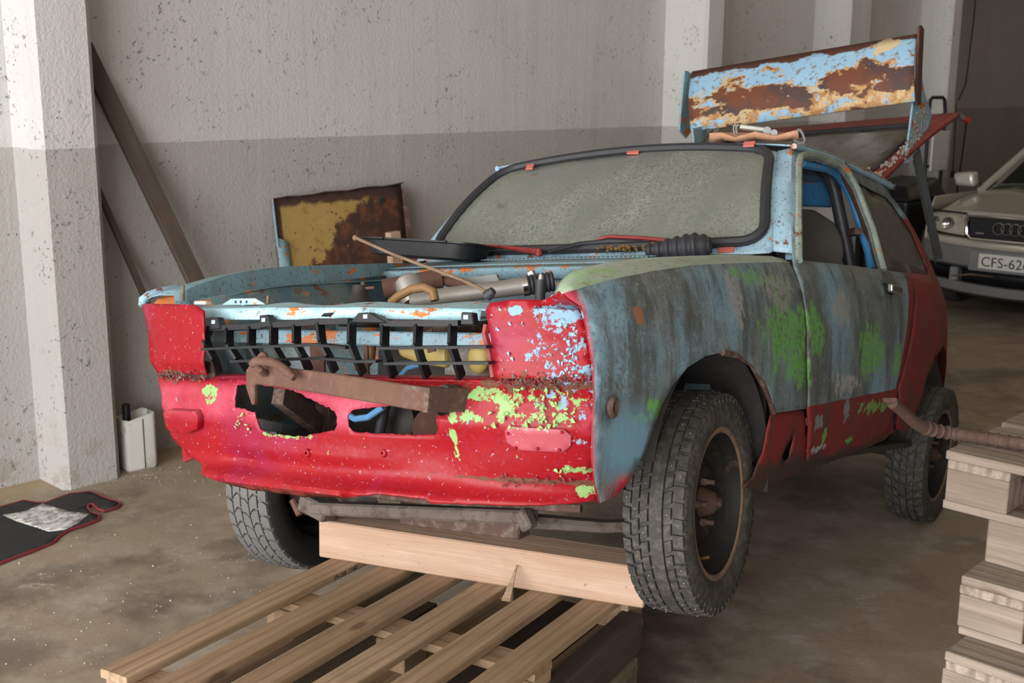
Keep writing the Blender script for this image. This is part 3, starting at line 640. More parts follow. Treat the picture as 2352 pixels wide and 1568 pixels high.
def nose_x(y, z):
    a = min(abs(y), 0.80)
    x = 0.79 - 0.075 * (a / 0.70) ** 2 - 0.04 * max(0, (a - 0.55) / 0.17) ** 2 + NOSEP(z)
    x -= max(0, (a - 0.42) / 0.3) ** 2 * max(0, 0.12 - z) * 0.55
    # dents: pressed crease in the far lamp cover, swages and dents of the valance
    x -= 0.022 * math.exp(-((y + 0.60) / 0.05) ** 2) * math.exp(-((z - 0.30 - (y + 0.6) * -1.0) / 0.035) ** 2)
    x += 0.010 * math.exp(-((y + 0.02) / 0.22) ** 4) * math.exp(-((z - 0.028) / 0.014) ** 2)
    x -= 0.018 * math.exp(-((y + 0.22) / 0.07) ** 2) * math.exp(-((z + 0.005) / 0.03) ** 2)
    x -= 0.014 * math.exp(-((y - 0.36) / 0.10) ** 2) * math.exp(-((z - 0.05) / 0.05) ** 2)
    x += 0.006 * math.sin(y * 9) * math.exp(-((z + 0.05) / 0.04) ** 2)
    return x
def fn(px, py):
    x = 0.72
    for _ in range(16):
        q = cx_(px, py, x=x); x = 0.5 * x + 0.5 * nose_x(q[1], q[2])
    return (float(q[1]), float(q[2]))
nmap = lambda off=0.0: (lambda y, z: (nose_x(y, z) + off, y, z))
smap = lambda off=0.0: (lambda x, z: (x, side_y(x, z) + off, z))
PN = lambda L: [fn(*p) for p in L]
PS = lambda L: [fs(*p) for p in L]

# --- front wings
arch = PS([(1782, 948), (1772, 920), (1755, 880), (1730, 840), (1700, 815), (1660, 808), (1620, 818), (1580, 843), (1545, 885), (1520, 930), (1500, 985), (1480, 1040), (1450, 1100), (1415, 1140)])
front = PS([(1378, 1155), (1366, 1110), (1360, 1050), (1363, 960), (1366, 900), (1361, 830), (1346, 745), (1334, 700)])
wing = [(x, zc(x)) for x in (0.77, 0.70, 0.617, 0.52, 0.425, 0.31, 0.2, 0.07, -0.05, -0.2, -0.35, -0.47)] + PS([(1848, 700), (1853, 800), (1854, 938)]) + [(arch[0][0] - 0.004, arch[0][1])] + arch + front
_h = fs(1404, 935); wing_hole = [(_h[0] + 0.011 * math.cos(a), _h[1] + 0.014 * math.sin(a)) for a in np.linspace(0, 2 * math.pi, 13)[:-1]]
m = panel(wing, [wing_hole], smap(), 0.03); o = m.build('front_wing', M_FENDER, CAR, smooth=True, solid=0.003)
o['label'] = 'weathered blue and grey front wing with green patches'
inner = [(0.715, 0.395), (0.695, 0.410), (0.667, 0.431), (0.583, 0.462), (0.443, 0.493), (0.238, 0.525), (0.002, 0.552), (-0.267, 0.582), (-0.47, 0.600)]
def wing_top(sgn):
    rows = []; n = 26
    for i in range(n + 1):
        t = i / n; x0c, x0i = (0.775, 0.715) if sgn > 0 else (0.665, 0.640); xc = x0c + (-0.47 - x0c) * t; xi = x0i + (-0.47 - x0i) * t
        zi = interp(xi, inner); yi = 0.60 + 0.03 * max(0, (xi - 0.6) / 0.1); cc = np.array([xc, side_y(xc, zc(xc)), zc(xc)]); ii = np.array([xi, yi, zi])
        md = (cc + ii) / 2 + np.array([0, 0, 0.008]); m2 = cc * 0.8 + ii * 0.2 + np.array([0, 0.0, 0.007])
        lo = ii + np.array([-0.002, -0.004, -0.055]); lo2 = lo + np.array([0, -0.02, 0.0])
        dz = 0 if sgn > 0 else -0.03 * max(0, (xc - 0.25) / 0.42) ** 2
        rows.append([(p[0], p[1] * sgn, p[2] + dz) for p in (cc, m2, md, ii, lo, lo2)])
    return rows
o = MB().sheet([r[:4] for r in wing_top(1)]).build('wing_top', M_TOP, CAR, smooth='all', solid=0.003)
_f = [np.array(p) for p in wing_top(1)[0][:4]]; _t = [np.array([nose_x(y, 0.372) + 0.004, y, 0.372]) for y in (0.705, 0.685, 0.65, 0.60)]
MB().sheet([_f, [a * 0.62 + b * 0.38 + np.array([0.010, 0, 0.002]) for a, b in zip(_f, _t)], _t]).build('wing_nose', M_NOSE, CAR, smooth=True, solid=0.003)
_a = [np.array([x, side_y(x, z), z]) for x, z in front[::-1]]; _b = [np.array([nose_x(y, z) - 0.004, y, z]) for y, z in PN([(1318, 690), (1346, 732), (1360, 800), (1364, 874), (1368, 920), (1366, 1000), (1364, 1080), (1372, 1148)])]
MB().sheet([_a, _b]).build('wing_return', M_NOSE, CAR, smooth=True, solid=0.003)
MB().sheet([r[3:] for r in wing_top(1)]).build('wing_gutter', M_RAIL, CAR, smooth=True, solid=0.003)
MB().sheet(wing_top(-1)).build('wing_rail', M_RAIL, CAR, smooth=True, solid=0.003)['label'] = 'grimy blue inner rail of the far front wing'
fwing = [(min(x, 0.42), z) for x, z in wing if x < 0.60]
m = panel(fwing, [], lambda x, z: (x, -side_y(x, z) + 0.02, z), 0.05); m.build('front_wing', M_REDOLD, CAR, smooth=True, solid=0.003)
# rusty eaten edge of the wheel arch
rn = random.Random(3); pts = densify(arch[::-1], 0.02)[:-4]
m = MB(); m.tube([(x, side_y(x, z) - 0.004 + rn.uniform(-0.004, 0.003), z + rn.uniform(-0.003, 0.003)) for x, z in arch[:6]], [0.003 + rn.uniform(0, 0.007) for _ in arch[:6]], 6)
m.build('arch_lip', M_RUSTDARK, CAR, smooth=True)
# torn flap with a hole in front of the wheel
q = fs(1404, 935); m = MB(); m.tube([(q[0] + 0.014 * math.cos(a), side_y(*q) + 0.004, q[1] + 0.017 * math.sin(a)) for a in np.linspace(0, 2 * math.pi, 12)[:-1]], 0.007, 6, closed=True); m.build('torn_hole_rim', M_RUSTDARK, CAR, smooth=True)

# --- nose
lamp_r = PN([(1119, 712), (1128, 696), (1185, 688), (1262, 689), (1318, 690), (1346, 732), (1360, 800), (1364, 874), (1141, 868), (1131, 780)])
lamp_l = PN([(329, 700), (350, 697), (452, 700), (472, 714), (475, 790), (480, 862), (366, 856), (346, 790)])
for L in (lamp_r, lamp_l): panel(L, [], nmap(0.006), 0.016).build('lamp_cover', M_NOSE, CAR, smooth=True, solid=0.004)
val = PN([(362, 860), (420, 866), (480, 869), (640, 868), (800, 868), (960, 872), (1140, 876), (1260, 874), (1364, 876), (1368, 920), (1366, 1000), (1364, 1080), (1372, 1148), (1300, 1156), (1200, 1160), (1080, 1156), (990, 1156), (978, 1146), (930, 1139), (870, 1132), (800, 1143), (700, 1141), (560, 1122), (470, 1094), (464, 1064), (432, 1046), (394, 1006), (381, 960), (371, 905)])
h1 = PN([(543, 885), (538, 934), (555, 938), (586, 948), (590, 970), (598, 986), (611, 995), (697, 1003), (733, 995), (769, 989), (774, 977), (774, 957), (769, 943), (755, 936), (722, 921), (674, 897), (643, 891), (582, 880)])
h2 = PN([(803, 948), (807, 942), (868, 934), (930, 930), (975, 915), (990, 896), (1020, 893), (1035, 903), (1037, 948), (1005, 957), (1005, 981), (999, 1000), (900, 997), (809, 992), (800, 977), (799, 957)])
o = panel(val, [h1, h2], nmap(), 0.013, 0.0012, 0.002).build('front_valance', M_NOSE, CAR, smooth=True, solid=0.004)
o['label'] = 'dented red lower front panel with two torn openings'
# turned edge along the top of the valance, under the grille
a0 = [fn(px, 868 + (px - 480) * 0.011) for px in np.linspace(482, 1140, 18)]
MB().sheet([[(nose_x(y, z), y, z) for y, z in a0], [(nose_x(y, z) - 0.05, y, z + 0.012) for y, z in a0], [(nose_x(y, z) - 0.10, y, z + 0.004) for y, z in a0]]).build('valance_ledge', M_NOSE, CAR, smooth=True, solid=0.003)
# blanked indicator pockets
ip = PN([(1164, 990), (1175, 979), (1300, 988), (1316, 1000), (1314, 1025), (1298, 1038), (1195, 1033), (1168, 1015)])
k = NM('pink_faded_paint', 0.4); c = k.mix(k.noise(14, 5), (0.33, 0.045, 0.07), (0.43, 0.10, 0.125)); c = k.mix(k.thr(k.noise(70, 3), 0.66, 0.70), c, (0.6, 0.6, 0.68)); k.col(c); M_PINK = k.m
o = panel(ip, [], nmap(0.008), 0.015).build('indicator_blank', M_PINK, CAR, smooth=True, solid=0.006, bevel=0.002); o['label'] = 'faded pink blanking plate riveted over the indicator'
for px, py in ((1172, 995), (1296, 992), (1290, 1033), (1190, 1028), (1240, 1030)):
    y, z = fn(px, py); MB().sphere((nose_x(y, z) + 0.010, y, z), 0.004, 8, 5).build('rivet', M_NOSE, CAR, smooth=True)
il = PN([(388, 948), (400, 943), (462, 946), (468, 958), (466, 985), (440, 995), (408, 993), (394, 980)])
m = panel(il, [], nmap(0.020), 0.015); o = m.build('indicator_blank', M_NOSE, CAR, smooth=True, solid=0.022, off=-1, bevel=0.004)
for px in (706, 881):
    y, z = fn(px, 1040); MB().lathe([(0.011, -0.002), (0.008, 0.004), (0.0035, 0.0045), (0.003, -0.006), (0.0, -0.006)], Matrix.Translation((nose_x(y, z), y, z)) @ Matrix.Rotation(math.pi / 2, 4, 'Y'), 14).build('plug', M_NOSE, CAR, smooth=True)
# torn flap hanging at the far lower corner
q1, q2, q3 = [cx_(px, py, x=0.46) for px, py in ((417, 1018), (420, 1062), (450, 1050))]
m = MB(); m.prism([q1, q2, q3, cx_(455, 1030, x=0.46)], (-0.012, 0, 0)); m.build('torn_flap', M_NOSE, CAR)

# rusted backing of the seam between lamp covers and valance
for sg in (-1, 1):
    MB().sheet([[(nose_x(y, 0.19) - 0.022, y, z + 0.012 * (y > 0)) for y in np.linspace(-0.34 if sg < 0 else 0.50, -0.545 if sg < 0 else 0.69, 9)] for z in (0.165, 0.20, 0.235)]).build('seam_backing', M_RUSTDARK, CAR, solid=0.003)
# lifted flakes of paint and rust
def flakes(name, pts, mat, smin, smax, seed):
    rn = random.Random(seed); m = MB()
    for px, py in pts:
        y, z = fn(px, py); a = rn.uniform(0, 6.28); s1 = rn.uniform(smin, smax); s2 = s1 * rn.uniform(0.35, 0.8); x = nose_x(y, z) + 0.0075; ca, sa = math.cos(a), math.sin(a)
        P = lambda u, v, h: (x + h, y + u * ca - v * sa, z + u * sa + v * ca); c = rn.uniform(0.001, 0.004)
        m.add([P(-s1, -s2 * 0.5, 0), P(s1 * 0.9, -s2 * rn.random(), c), P(s1 * 0.3, s2, c * 1.3), P(-s1 * 0.6, s2 * 0.8, 0.0008), P(0, 0, c * 0.2)], [(0, 1, 4), (1, 2, 4), (2, 3, 4), (3, 0, 4)])
    o = m.build(name, mat, CAR); o['kind'] = 'stuff'; return o
rn = random.Random(21)
flakes('green_paint_flakes', [(rn.gauss(1240, 48), rn.uniform(893, 985)) for _ in range(75)] + [(rn.uniform(545, 580), rn.uniform(950, 995)) for _ in range(9)] + [(rn.uniform(1280, 1320), rn.uniform(1070, 1095)) for _ in range(6)], flat('lime_paint_flake', (0.23, 0.39, 0.14), 0.6, 0, 0.2), 0.003, 0.008, 1)
flakes('blue_paint_flakes', [(1330 - abs(rn.gauss(0, 22)), rn.uniform(745, 868)) for _ in range(70)] + [(rn.uniform(1140, 1330), rn.uniform(700, 860)) for _ in range(30)], flat('blue_paint_flake', (0.24, 0.40, 0.52), 0.6, 0, 0.2), 0.002, 0.0065, 2)
flakes('red_paint_flakes', [(rn.uniform(1150, 1352), 876 + rn.gauss(0, 7)) for _ in range(90)] + [(rn.uniform(372, 478), 862 + rn.gauss(0, 6)) for _ in range(60)] + [(rn.uniform(1150, 1345), 1106 - (px_ - 1150) * 0.03 + rn.gauss(0, 5)) for px_ in range(1150, 1345, 5)], flat('dark_red_flake', (0.13, 0.02, 0.018), 0.7, 0, 0.6, 40), 0.002, 0.007, 3)
flakes('rust_flakes', [(rn.uniform(1150, 1352), 876 + rn.gauss(0, 8)) for _ in range(60)] + [(rn.uniform(372, 478), 863 + rn.gauss(0, 7)) for _ in range(50)], M_RUSTDARK, 0.002, 0.007, 4)

# --- slam panel (upper crossmember)
ya, yb = -0.50, 0.435
holes = []
for px, py, ry, rx in ((478, 710, 0.016, 0.010), (617, 709, 0.017, 0.010), (545, 712, 0.018, 0.004), (1000, 700, 0.016, 0.007), (1045, 692, 0.034, 0.010), (575, 708, 0.022, 0.004), (820, 704, 0.012, 0.004), (870, 707, 0.010, 0.004), (950, 705, 0.01, 0.003), (1105, 703, 0.012, 0.004)):
    q = cx_(px, py, z=0.386); rn = random.Random(px)
    holes.append([(q[1] + ry * math.cos(a) * rn.uniform(0.75, 1.15), q[0] + rx * math.sin(a) * rn.uniform(0.7, 1.2)) for a in np.linspace(0, 2 * math.pi, 11)[:-1]])
def slx(y): return 0.735 - 0.06 * (y / 0.5) ** 2
def slam_z(y, x): return 0.372 + (slx(y) - x) * 0.16 + 0.004 * math.sin(y * 23) * (slx(y) - x) / 0.1
bk = [(y, slx(y) - 0.105 - 0.02 * (y > 0.1)) for y in np.linspace(yb + 0.12, ya, 14)]
fr = [(y, slx(y)) for y in np.linspace(ya, yb + 0.01, 14)]
panel(fr + bk, holes, lambda y, x: (x, y, slam_z(y, x)), 0.014, 0.0, 0.0015).build('slam_panel', M_SLAM, CAR, smooth=True, solid=0.003)
MB().sheet([[(slx(y) - 0.004, y, 0.350) for y in np.linspace(ya, yb, 9)], [(slx(y) - 0.11, y, 0.362) for y in np.linspace(ya, yb, 9)]]).build('slam_box', M_SLAM, CAR, solid=0.003)
slot = [fn2 for fn2 in [(float(cx_(px, py, x=0.735)[1]), float(cx_(px, py, x=0.735)[2])) for px, py in ((744, 719), (770, 717), (762, 727), (738, 727))]]
fo_ = [(y, slam_z(y, slx(y))) for y in np.linspace(ya, yb, 14)] + [(y, 0.343 + 0.004 * (y > 0)) for y in np.linspace(yb, ya, 14)]
panel(fo_, [slot], lambda y, z: (slx(y) + (0.372 - z) * 0.15, y, z), 0.016).build('slam_panel_face', M_SLAM, CAR, smooth=True, solid=0.003)
L = [tuple(cx_(px, py, x=0.645)[1:]) for px, py in ((509, 700), (531, 686), (586, 685), (609, 699))]; bh = [[(cx_(px, 693, x=0.645)[1] + 0.0045 * math.cos(a), cx_(px, 693, x=0.645)[2] + 0.0045 * math.sin(a)) for a in np.linspace(0, 2 * math.pi, 11)[:-1]] for px in (541, 553, 566)]
panel(L, bh, lambda y, z: (0.645, y, z), 0.01).build('slam_bracket', M_SLAM, CAR, solid=0.003)
for px, py in ((615, 690), (421, 665)):
    q = cx_(px, py, x=0.63); MB().cyl(q - np.array([0, 0, 0.03]), q + np.array([0, 0, 0.012]), 0.005, 0.0035, 8).build('stud_bolt', M_RUSTRING, CAR, smooth=True)
o = MB().box(cx_(465, 696, x=0.67), (0.02, 0.045, 0.01)).build('white_clip', flat('white_plastic', (0.7, 0.68, 0.64), 0.5), CAR, bevel=0.002)
# orange primer corner of the far wing tip
MB().sheet([[cx_(px, py, x=0.60) for px, py in ((350, 702), (360, 688), (400, 674))], [cx_(px, py, x=0.56) for px, py in ((430, 700), (440, 690), (450, 672))]]).build('primer_corner', flat('orange_primer', (0.55, 0.17, 0.035), 0.7, 0, 0.3, 20), CAR, solid=0.004)

MB().tube([cx_(px, py, x=xx) for px, py, xx in ((326, 702, 0.66), (328, 690, 0.655), (342, 680, 0.64), (372, 669, 0.60), (410, 660, 0.54))], [0.010, 0.013, 0.014, 0.013, 0.008], 10).build('wing_tip', M_PILLAR, CAR, smooth=True)
# --- broken black grille
GR = empty('grille', parent=CAR); GR['label'] = 'broken black plastic grille'
def gx(py): return interp(py, [(735, 0.752), (755, 0.750), (794, 0.785), (830, 0.772), (866, 0.745)])
def G(px, py, dx=0.0): return cx_(px, py, x=gx(py) + dx)
for L in ([(481, 757), (471, 775), (478, 797), (492, 823), (502, 856)], [(526, 752), (526, 791), (547, 823), (564, 851)], [(578, 748), (577, 792), (588, 813), (605, 835)], [(629, 746), (628, 792), (647, 823), (662, 843)], [(681, 743), (681, 789), (698, 820), (711, 851)], [(734, 738), (740, 787), (755, 817), (770, 853)], [(808, 741), (807, 791), (820, 825), (835, 858)], [(884, 745), (883, 794), (892, 827), (905, 864)], [(961, 743), (959, 794), (970, 831), (982, 865)], [(1040, 743), (1038, 794), (1049, 829), (1060, 866)]):
    m = MB()
    for a, b in zip(L, L[1:]): m.bar(G(*a), G(*b), 0.0085, 0.022, up=(1, 0, 0))
    m.build('grille_vane', M_BLACK, GR)
for L in ([(470, 801), (560, 797), (733, 791), (801, 798)], [(876, 799), (1000, 797), (1124, 796)], [(536, 829), (640, 825), (741, 822), (820, 829), (871, 829)], [(889, 834), (1000, 833), (1129, 833)]):
    m = MB()
    for a, b in zip(L, L[1:]): m.bar(G(a[0], a[1], 0.008), G(b[0], b[1], 0.008), 0.024, 0.006, up=(0.12, 0, 1))
    m.build('grille_slat', M_BLACK, GR)
for L in ([(483, 755), (590, 750), (734, 740), (808, 737)], [(882, 743), (960, 743), (1060, 742)]):
    m = MB()
    for a, b in zip(L, L[1:]): m.bar(G(*a), G(*b), 0.028, 0.013)
    m.build('grille_rail', M_BLACK, GR)
for L in ([(481, 728), (500, 728), (506, 756), (481, 757)], [(595, 724), (615, 722), (624, 750), (595, 754)], [(803, 741), (822, 718), (848, 717), (892, 742)], [(1059, 716), (1084, 717), (1088, 746), (1057, 746)]):
    m = MB(); m.prism([cx_(px, py, x=0.768) for px, py in L], (-0.022, 0, 0)); c_ = m.build('grille_clip', M_BLACK, GR, bevel=0.002)
    px = sum(p[0] for p in L) / 4; py = sum(p[1] for p in L) / 4; q = cx_(px - 2, py - 3, x=0.7685); MB().box(q, (0.0015, 0.012, 0.009)).build('clip_window', M_SLAM, GR)
MB().tube([cx_(px, py, x=0.75) for px, py in ((1118, 745), (1114, 767), (1122, 796), (1129, 830), (1134, 866))], 0.008, 6).build('grille_end', M_REDOLD, GR, smooth=True)

# --- rusty bumper iron
BI = empty('bumper_iron', parent=CAR); BI['label'] = 'rusty steel bumper iron bent across the torn opening'
bx = lambda px, py: cx_(px, py, x=0.86 + (px - 780) * 0.00004)
m = MB(); m.prism([bx(*p) for p in ((575, 835), (590, 815), (598, 807), (607, 811), (612, 826), (640, 836), (665, 845), (755, 856), (868, 873), (987, 891), (981, 947), (845, 923), (710, 900), (643, 889), (584, 882), (583, 927), (577, 931), (563, 889), (564, 849))], (-0.014, 0, 0)); m.build('iron_plate', M_RUST, BI, bevel=0.003)
m = MB(); m.tube([cx_(px, py, x=0.885) for px, py in ((578, 838), (585, 831), (600, 828), (627, 832), (649, 844), (664, 857), (676, 868))], [0.009, 0.0105, 0.011, 0.011, 0.0105, 0.010, 0.008], 10)
m.tube([cx_(587, 842, x=0.885), cx_(597, 849, x=0.88), cx_(607, 857, x=0.862)], 0.009, 10); m.build('welded_rod', M_RUST, BI, smooth=True)
m = MB(); a, b = bx(987, 891), bx(981, 947)
m.prism([a, b, b + np.array([-0.16, 0.02, 0.0]), a + np.array([-0.16, 0.02, 0.0])], (0, -0.012, 0)); m.prism([a, a + np.array([-0.16, 0.02, 0]), a + np.array([-0.16, -0.04, 0]), a + np.array([0, -0.06, 0.004])], (0, 0, -0.01)); m.build('iron_return', M_RUSTDARK, BI)
m = MB(); m.bar(bx(625, 870) + np.array([-0.02, 0, 0]), bx(622, 868) + np.array([-0.26, 0.12, -0.03]), 0.035, 0.035); m.bar(cx_(640, 905, x=0.70), cx_(730, 975, x=0.45), 0.03, 0.05); m.build('iron_arm', M_RUSTDARK, BI)
q = cx_(1018, 902, x=0.80); MB().cyl(q, q + np.array([-0.05, 0, 0]), 0.018, n=12).build('bolt', M_RUSTDARK, BI, smooth=True)

# --- engine bay
m = MB()
m.sheet([[(0.60, -0.585, 0.40), (0.3, -0.585, 0.46), (0.0, -0.585, 0.50), (-0.25, -0.585, 0.54)], [(0.60, -0.56, 0.25), (0.3, -0.50, 0.32), (0.0, -0.50, 0.35), (-0.25, -0.56, 0.38)], [(0.60, -0.42, 0.10), (0.3, -0.42, 0.05), (0.0, -0.42, 0.05), (-0.25, -0.45, 0.05)]])
m.build('inner_wing', M_INNER, CAR, smooth=True, solid=0.004)
m = MB(); m.sheet([[(0.60, 0.585, 0.36), (0.0, 0.585, 0.49), (-0.25, 0.585, 0.53)], [(0.60, 0.56, 0.2), (0.0, 0.5, 0.33), (-0.25, 0.56, 0.38)], [(0.60, 0.42, 0.05), (0.0, 0.42, 0.03), (-0.25, 0.45, 0.03)]]); m.build('inner_wing', M_WELL, CAR, smooth=True, solid=0.004)
for sg in (-1, 1): MB().lathe([(0.0, 0.07), (0.045, 0.068), (0.07, 0.03), (0.10, -0.05)], Matrix.Translation((0.02, sg * 0.50, 0.36)), 20).build('strut_tower', M_INNER, CAR, smooth=True)
m = MB(); m.box((-0.245, 0, 0.25), (0.02, 1.16, 0.56)); m.build('bulkhead', M_INNER, CAR)
m = MB(); m.bar((0.60, -0.50, 0.305), (0.60, 0.50, 0.305), 0.05, 0.035); m.build('radiator_crossbar', M_COWL, CAR, bevel=0.004)
for px, w in ((728, 0.045), (840, 0.012)):
    a, b = cx_(px, 772, x=0.62), cx_(px + 4, 870, x=0.62); MB().bar(a, b, 0.006, w, up=(0, 1, 0)).build('rusty_strap', M_RUST, CAR)
m = MB(); q = cx_(930, 790, x=0.50)
m.prism([cx_(px, py, x=0.56) for px, py in ((902, 770), (1020, 772), (1023, 845), (960, 835), (915, 818))], (-0.10, 0, 0)); ye = m.build('washer_bottle', M_YELLOW, CAR, bevel=0.01, seg=2)
for dy in (778, 786): MB().bar(cx_(904, dy, x=0.563), cx_(1018, dy + 1, x=0.563), 0.006, 0.006).build('bottle_rib', M_YELLOW, ye)
MB().sphere(cx_(1100, 822, x=0.58), 0.034, 16, 10, (0.5, 0.85, 1.1)).build('yellow_cap', M_YELLOW, CAR, smooth=True)
MB().bar(cx_(985, 758, x=0.60), cx_(992, 808, x=0.60), 0.005, 0.022, up=(0, 1, 0)).build('hanger_strap', M_RUSTDARK, CAR)
m = MB(); m.prism([cx_(px, py, x=0.54) for px, py in ((1022, 765), (1118, 765), (1128, 865), (1022, 860))], (-0.02, 0, 0)); m.build('rusted_lamp_bowl', rusty('flaking_lamp_bowl', (0.10, 0.055, 0.035), (0.30, 0.28, 0.25), (0.36, 0.56, 0.62), 0.55), CAR)
m = MB(); m.prism([cx_(px, py, x=0.52) for px, py in ((485, 768), (545, 766), (560, 860), (495, 866))], (-0.02, 0, 0)); m.build('rusted_lamp_bowl', rusty('flaking_blue_bowl', (0.08, 0.14, 0.19), (0.30, 0.46, 0.54), (0.10, 0.06, 0.05), 0.5), CAR)
m = MB(); m.prism([cx_(px, py, x=0.40) for px, py in ((540, 785), (712, 770), (715, 880), (560, 880))], (-0.02, 0, 0)); m.build('battery_tray', rusty('flaking_white_paint', (0.34, 0.44, 0.48), (0.46, 0.56, 0.60), (0.10, 0.09, 0.08), 0.6), CAR)
m = MB(); m.prism([cx_(px, py, x=0.35) for px, py in ((745, 765), (870, 765), (880, 880), (750, 880))], (-0.02, 0, 0)); m.build('radiator_panel', M_INNER, CAR)
# engine block, pipes and hoses
m = MB(); m.box((0.12, 0.02, 0.16), (0.46, 0.34, 0.34)); m.build('engine_block', M_DARK, CAR, bevel=0.02)
m = MB(); m.box((0.12, 0.03, 0.355), (0.44, 0.18, 0.05)); m.build('rocker_cover', M_RUSTDARK, CAR, bevel=0.012, seg=2)
a, b = cx_(940, 690, x=0.40), cx_(1200, 657, x=0.22)
MB().tube([a, (a * 0.6 + b * 0.4), b], [0.021, 0.022, 0.023], 18).build('air_pipe', M_ALU, CAR, smooth=True)
b2 = cx_(1245, 650, x=0.19); MB().cyl(b, b * 0.75 + b2 * 0.25, 0.027, n=18).build('hose_clamp', M_CHROME, CAR, smooth=True)
pts_ = [b * (1 - t) + b2 * t for t in np.linspace(0.2, 1.6, 15)]; MB().tube(pts_, [0.028 if i % 2 else 0.024 for i in range(15)], 16).build('ribbed_hose', M_RUBBER, CAR, smooth=True)
MB().bar(cx_(1224, 640, x=0.2), cx_(1218, 622, x=0.2), 0.012, 0.02).build('clamp_screw', M_CHROME, CAR, bevel=0.003)
q = cx_(940, 655, x=0.32); MB().lathe([(0.0, 0.030), (0.02, 0.028), (0.034, 0.018), (0.038, 0.0), (0.038, -0.05), (0.0, -0.05)], Matrix.Translation(q) @ Matrix.Rotation(0.5, 4, 'X'), 24).build('carburettor_dome', M_ALU, CAR, smooth=True)
MB().tube([cx_(px, py, x=0.50) for px, py in ((898, 695), (915, 680), (945, 664), (975, 660), (995, 670), (999, 690))], 0.0115, 10).build('fuel_hose', M_HOSE, CAR, smooth=True)
MB().tube([cx_(px, py, x=0.56) for px, py in ((856, 768), (852, 800), (850, 825), (838, 838), (820, 840))], 0.013, 10).build('heater_hose', M_HOSE, CAR, smooth=True)
MB().tube([cx_(px, py, x=0.55) for px, py in ((920, 862), (935, 845), (960, 838), (980, 840))], 0.006, 8).build('blue_hose', M_HOSEBLUE, CAR, smooth=True)
MB().tube([cx_(px, py, x=0.52) for px, py in ((795, 950), (815, 962), (845, 958), (880, 934))], 0.0085, 8).build('blue_hose', M_HOSEBLUE, CAR, smooth=True)
MB().tube([cx_(px, py, x=0.10) for px, py in ((975, 647), (1010, 643), (1060, 652), (1085, 660))], 0.014, 10).build('steering_joint', M_RUST, CAR, smooth=True)
MB().cyl(cx_(880, 665, x=0.2), cx_(1015, 640, x=0.1), 0.030, n=12).build('exhaust_pipe', M_RUST, CAR, smooth=True)
MB().prism([cx_(px, py, x=0.02) for px, py in ((1022, 642), (1140, 630), (1148, 650), (1030, 668))], (-0.01, 0, 0)).build('heat_shield', M_STEEL, CAR)
q = cx_(826, 680, x=0.45); MB().lathe([(0.0, 0.03), (0.02, 0.028), (0.024, 0.0), (0.05, -0.03), (0.055, -0.08)], Matrix.Translation(q), 18).build('filler_neck', M_DARK, CAR, smooth=True)
MB().tube([cx_(px, py, x=0.45) for px, py in ((816, 660), (835, 662), (860, 660))], 0.004, 6).build('wing_nut', M_RUST, CAR); MB().cyl(cx_(834, 670, x=0.45), cx_(834, 648, x=0.45), 0.006, n=8).build('threaded_rod', M_RUST, CAR)
q = cx_(1241, 665, x=0.60); MB().cyl(q - np.array([0, 0, 0.03]), q + np.array([0, 0, 0.022]), 0.012, 0.011, 12).build('bonnet_buffer', M_RUBBER, CAR, smooth=True); MB().cyl(q + np.array([0, 0, 0.02]), q + np.array([0, 0, 0.034]), 0.006, 0.004, 8).build('buffer_pin', M_ALU, CAR, smooth=True)
MB().tube([cx_(815, 545, x=0.45), cx_(900, 583, x=0.49), cx_(1000, 620, x=0.55), cx_(1060, 642, x=0.585), cx_(1126, 673, x=0.62)], 0.0042, 8).build('bonnet_stay', M_RUSTRING, CAR, smooth=True)
q = cx_(816, 546, x=0.45); MB().sphere(q, 0.008, 10, 6).build('stay_knob', M_RUSTRING, CAR, smooth=True)
q = cx_(1126, 673, x=0.62); MB().lathe([(0.0, 0.012), (0.009, 0.010), (0.013, -0.004), (0.013, -0.012), (0, -0.012)], Matrix.Translation(q) @ Matrix.Rotation(-0.9, 4, 'X'), 14).build('stay_grommet', M_RUBBER, CAR, smooth=True)
# fan / pulleys seen through the openings
for px, py, r, x, mt in ((915, 968, 0.06, 0.42, M_DARK), (945, 965, 0.065, 0.36, M_RUBBER), (990, 985, 0.05, 0.45, M_RUST)):
    q = cx_(px, py, x=x); MB().lathe([(r * 0.3, 0.02), (r * 0.8, 0.018), (r, 0.012), (r, -0.012), (r * 0.8, -0.02), (0, -0.02), (0, 0.02), (r * 0.3, 0.02)], Matrix.Translation(q) @ Matrix.Rotation(math.pi / 2, 4, 'Y'), 24).build('pulley', mt, CAR, smooth=True)
MB().tube([cx_(px, py, x=0.48) for px, py in ((885, 930), (878, 960), (872, 995))], 0.014, 10).build('black_hose', M_RUBBER, CAR, smooth=True)
m = MB(); m.prism([cx_(px, py, x=0.40) for px, py in ((724, 915), (756, 925), (756, 1000), (728, 1000))], (-0.03, 0, 0)); m.build('rusty_post', M_RUSTDARK, CAR)
m = MB(); m.box((0.30, -0.30, 0.0), (0.5, 0.45, 0.02)); m.box((0.20, 0.0, 0.10), (0.02, 1.1, 0.3)); m.build('undertray', M_UNDER, CAR)

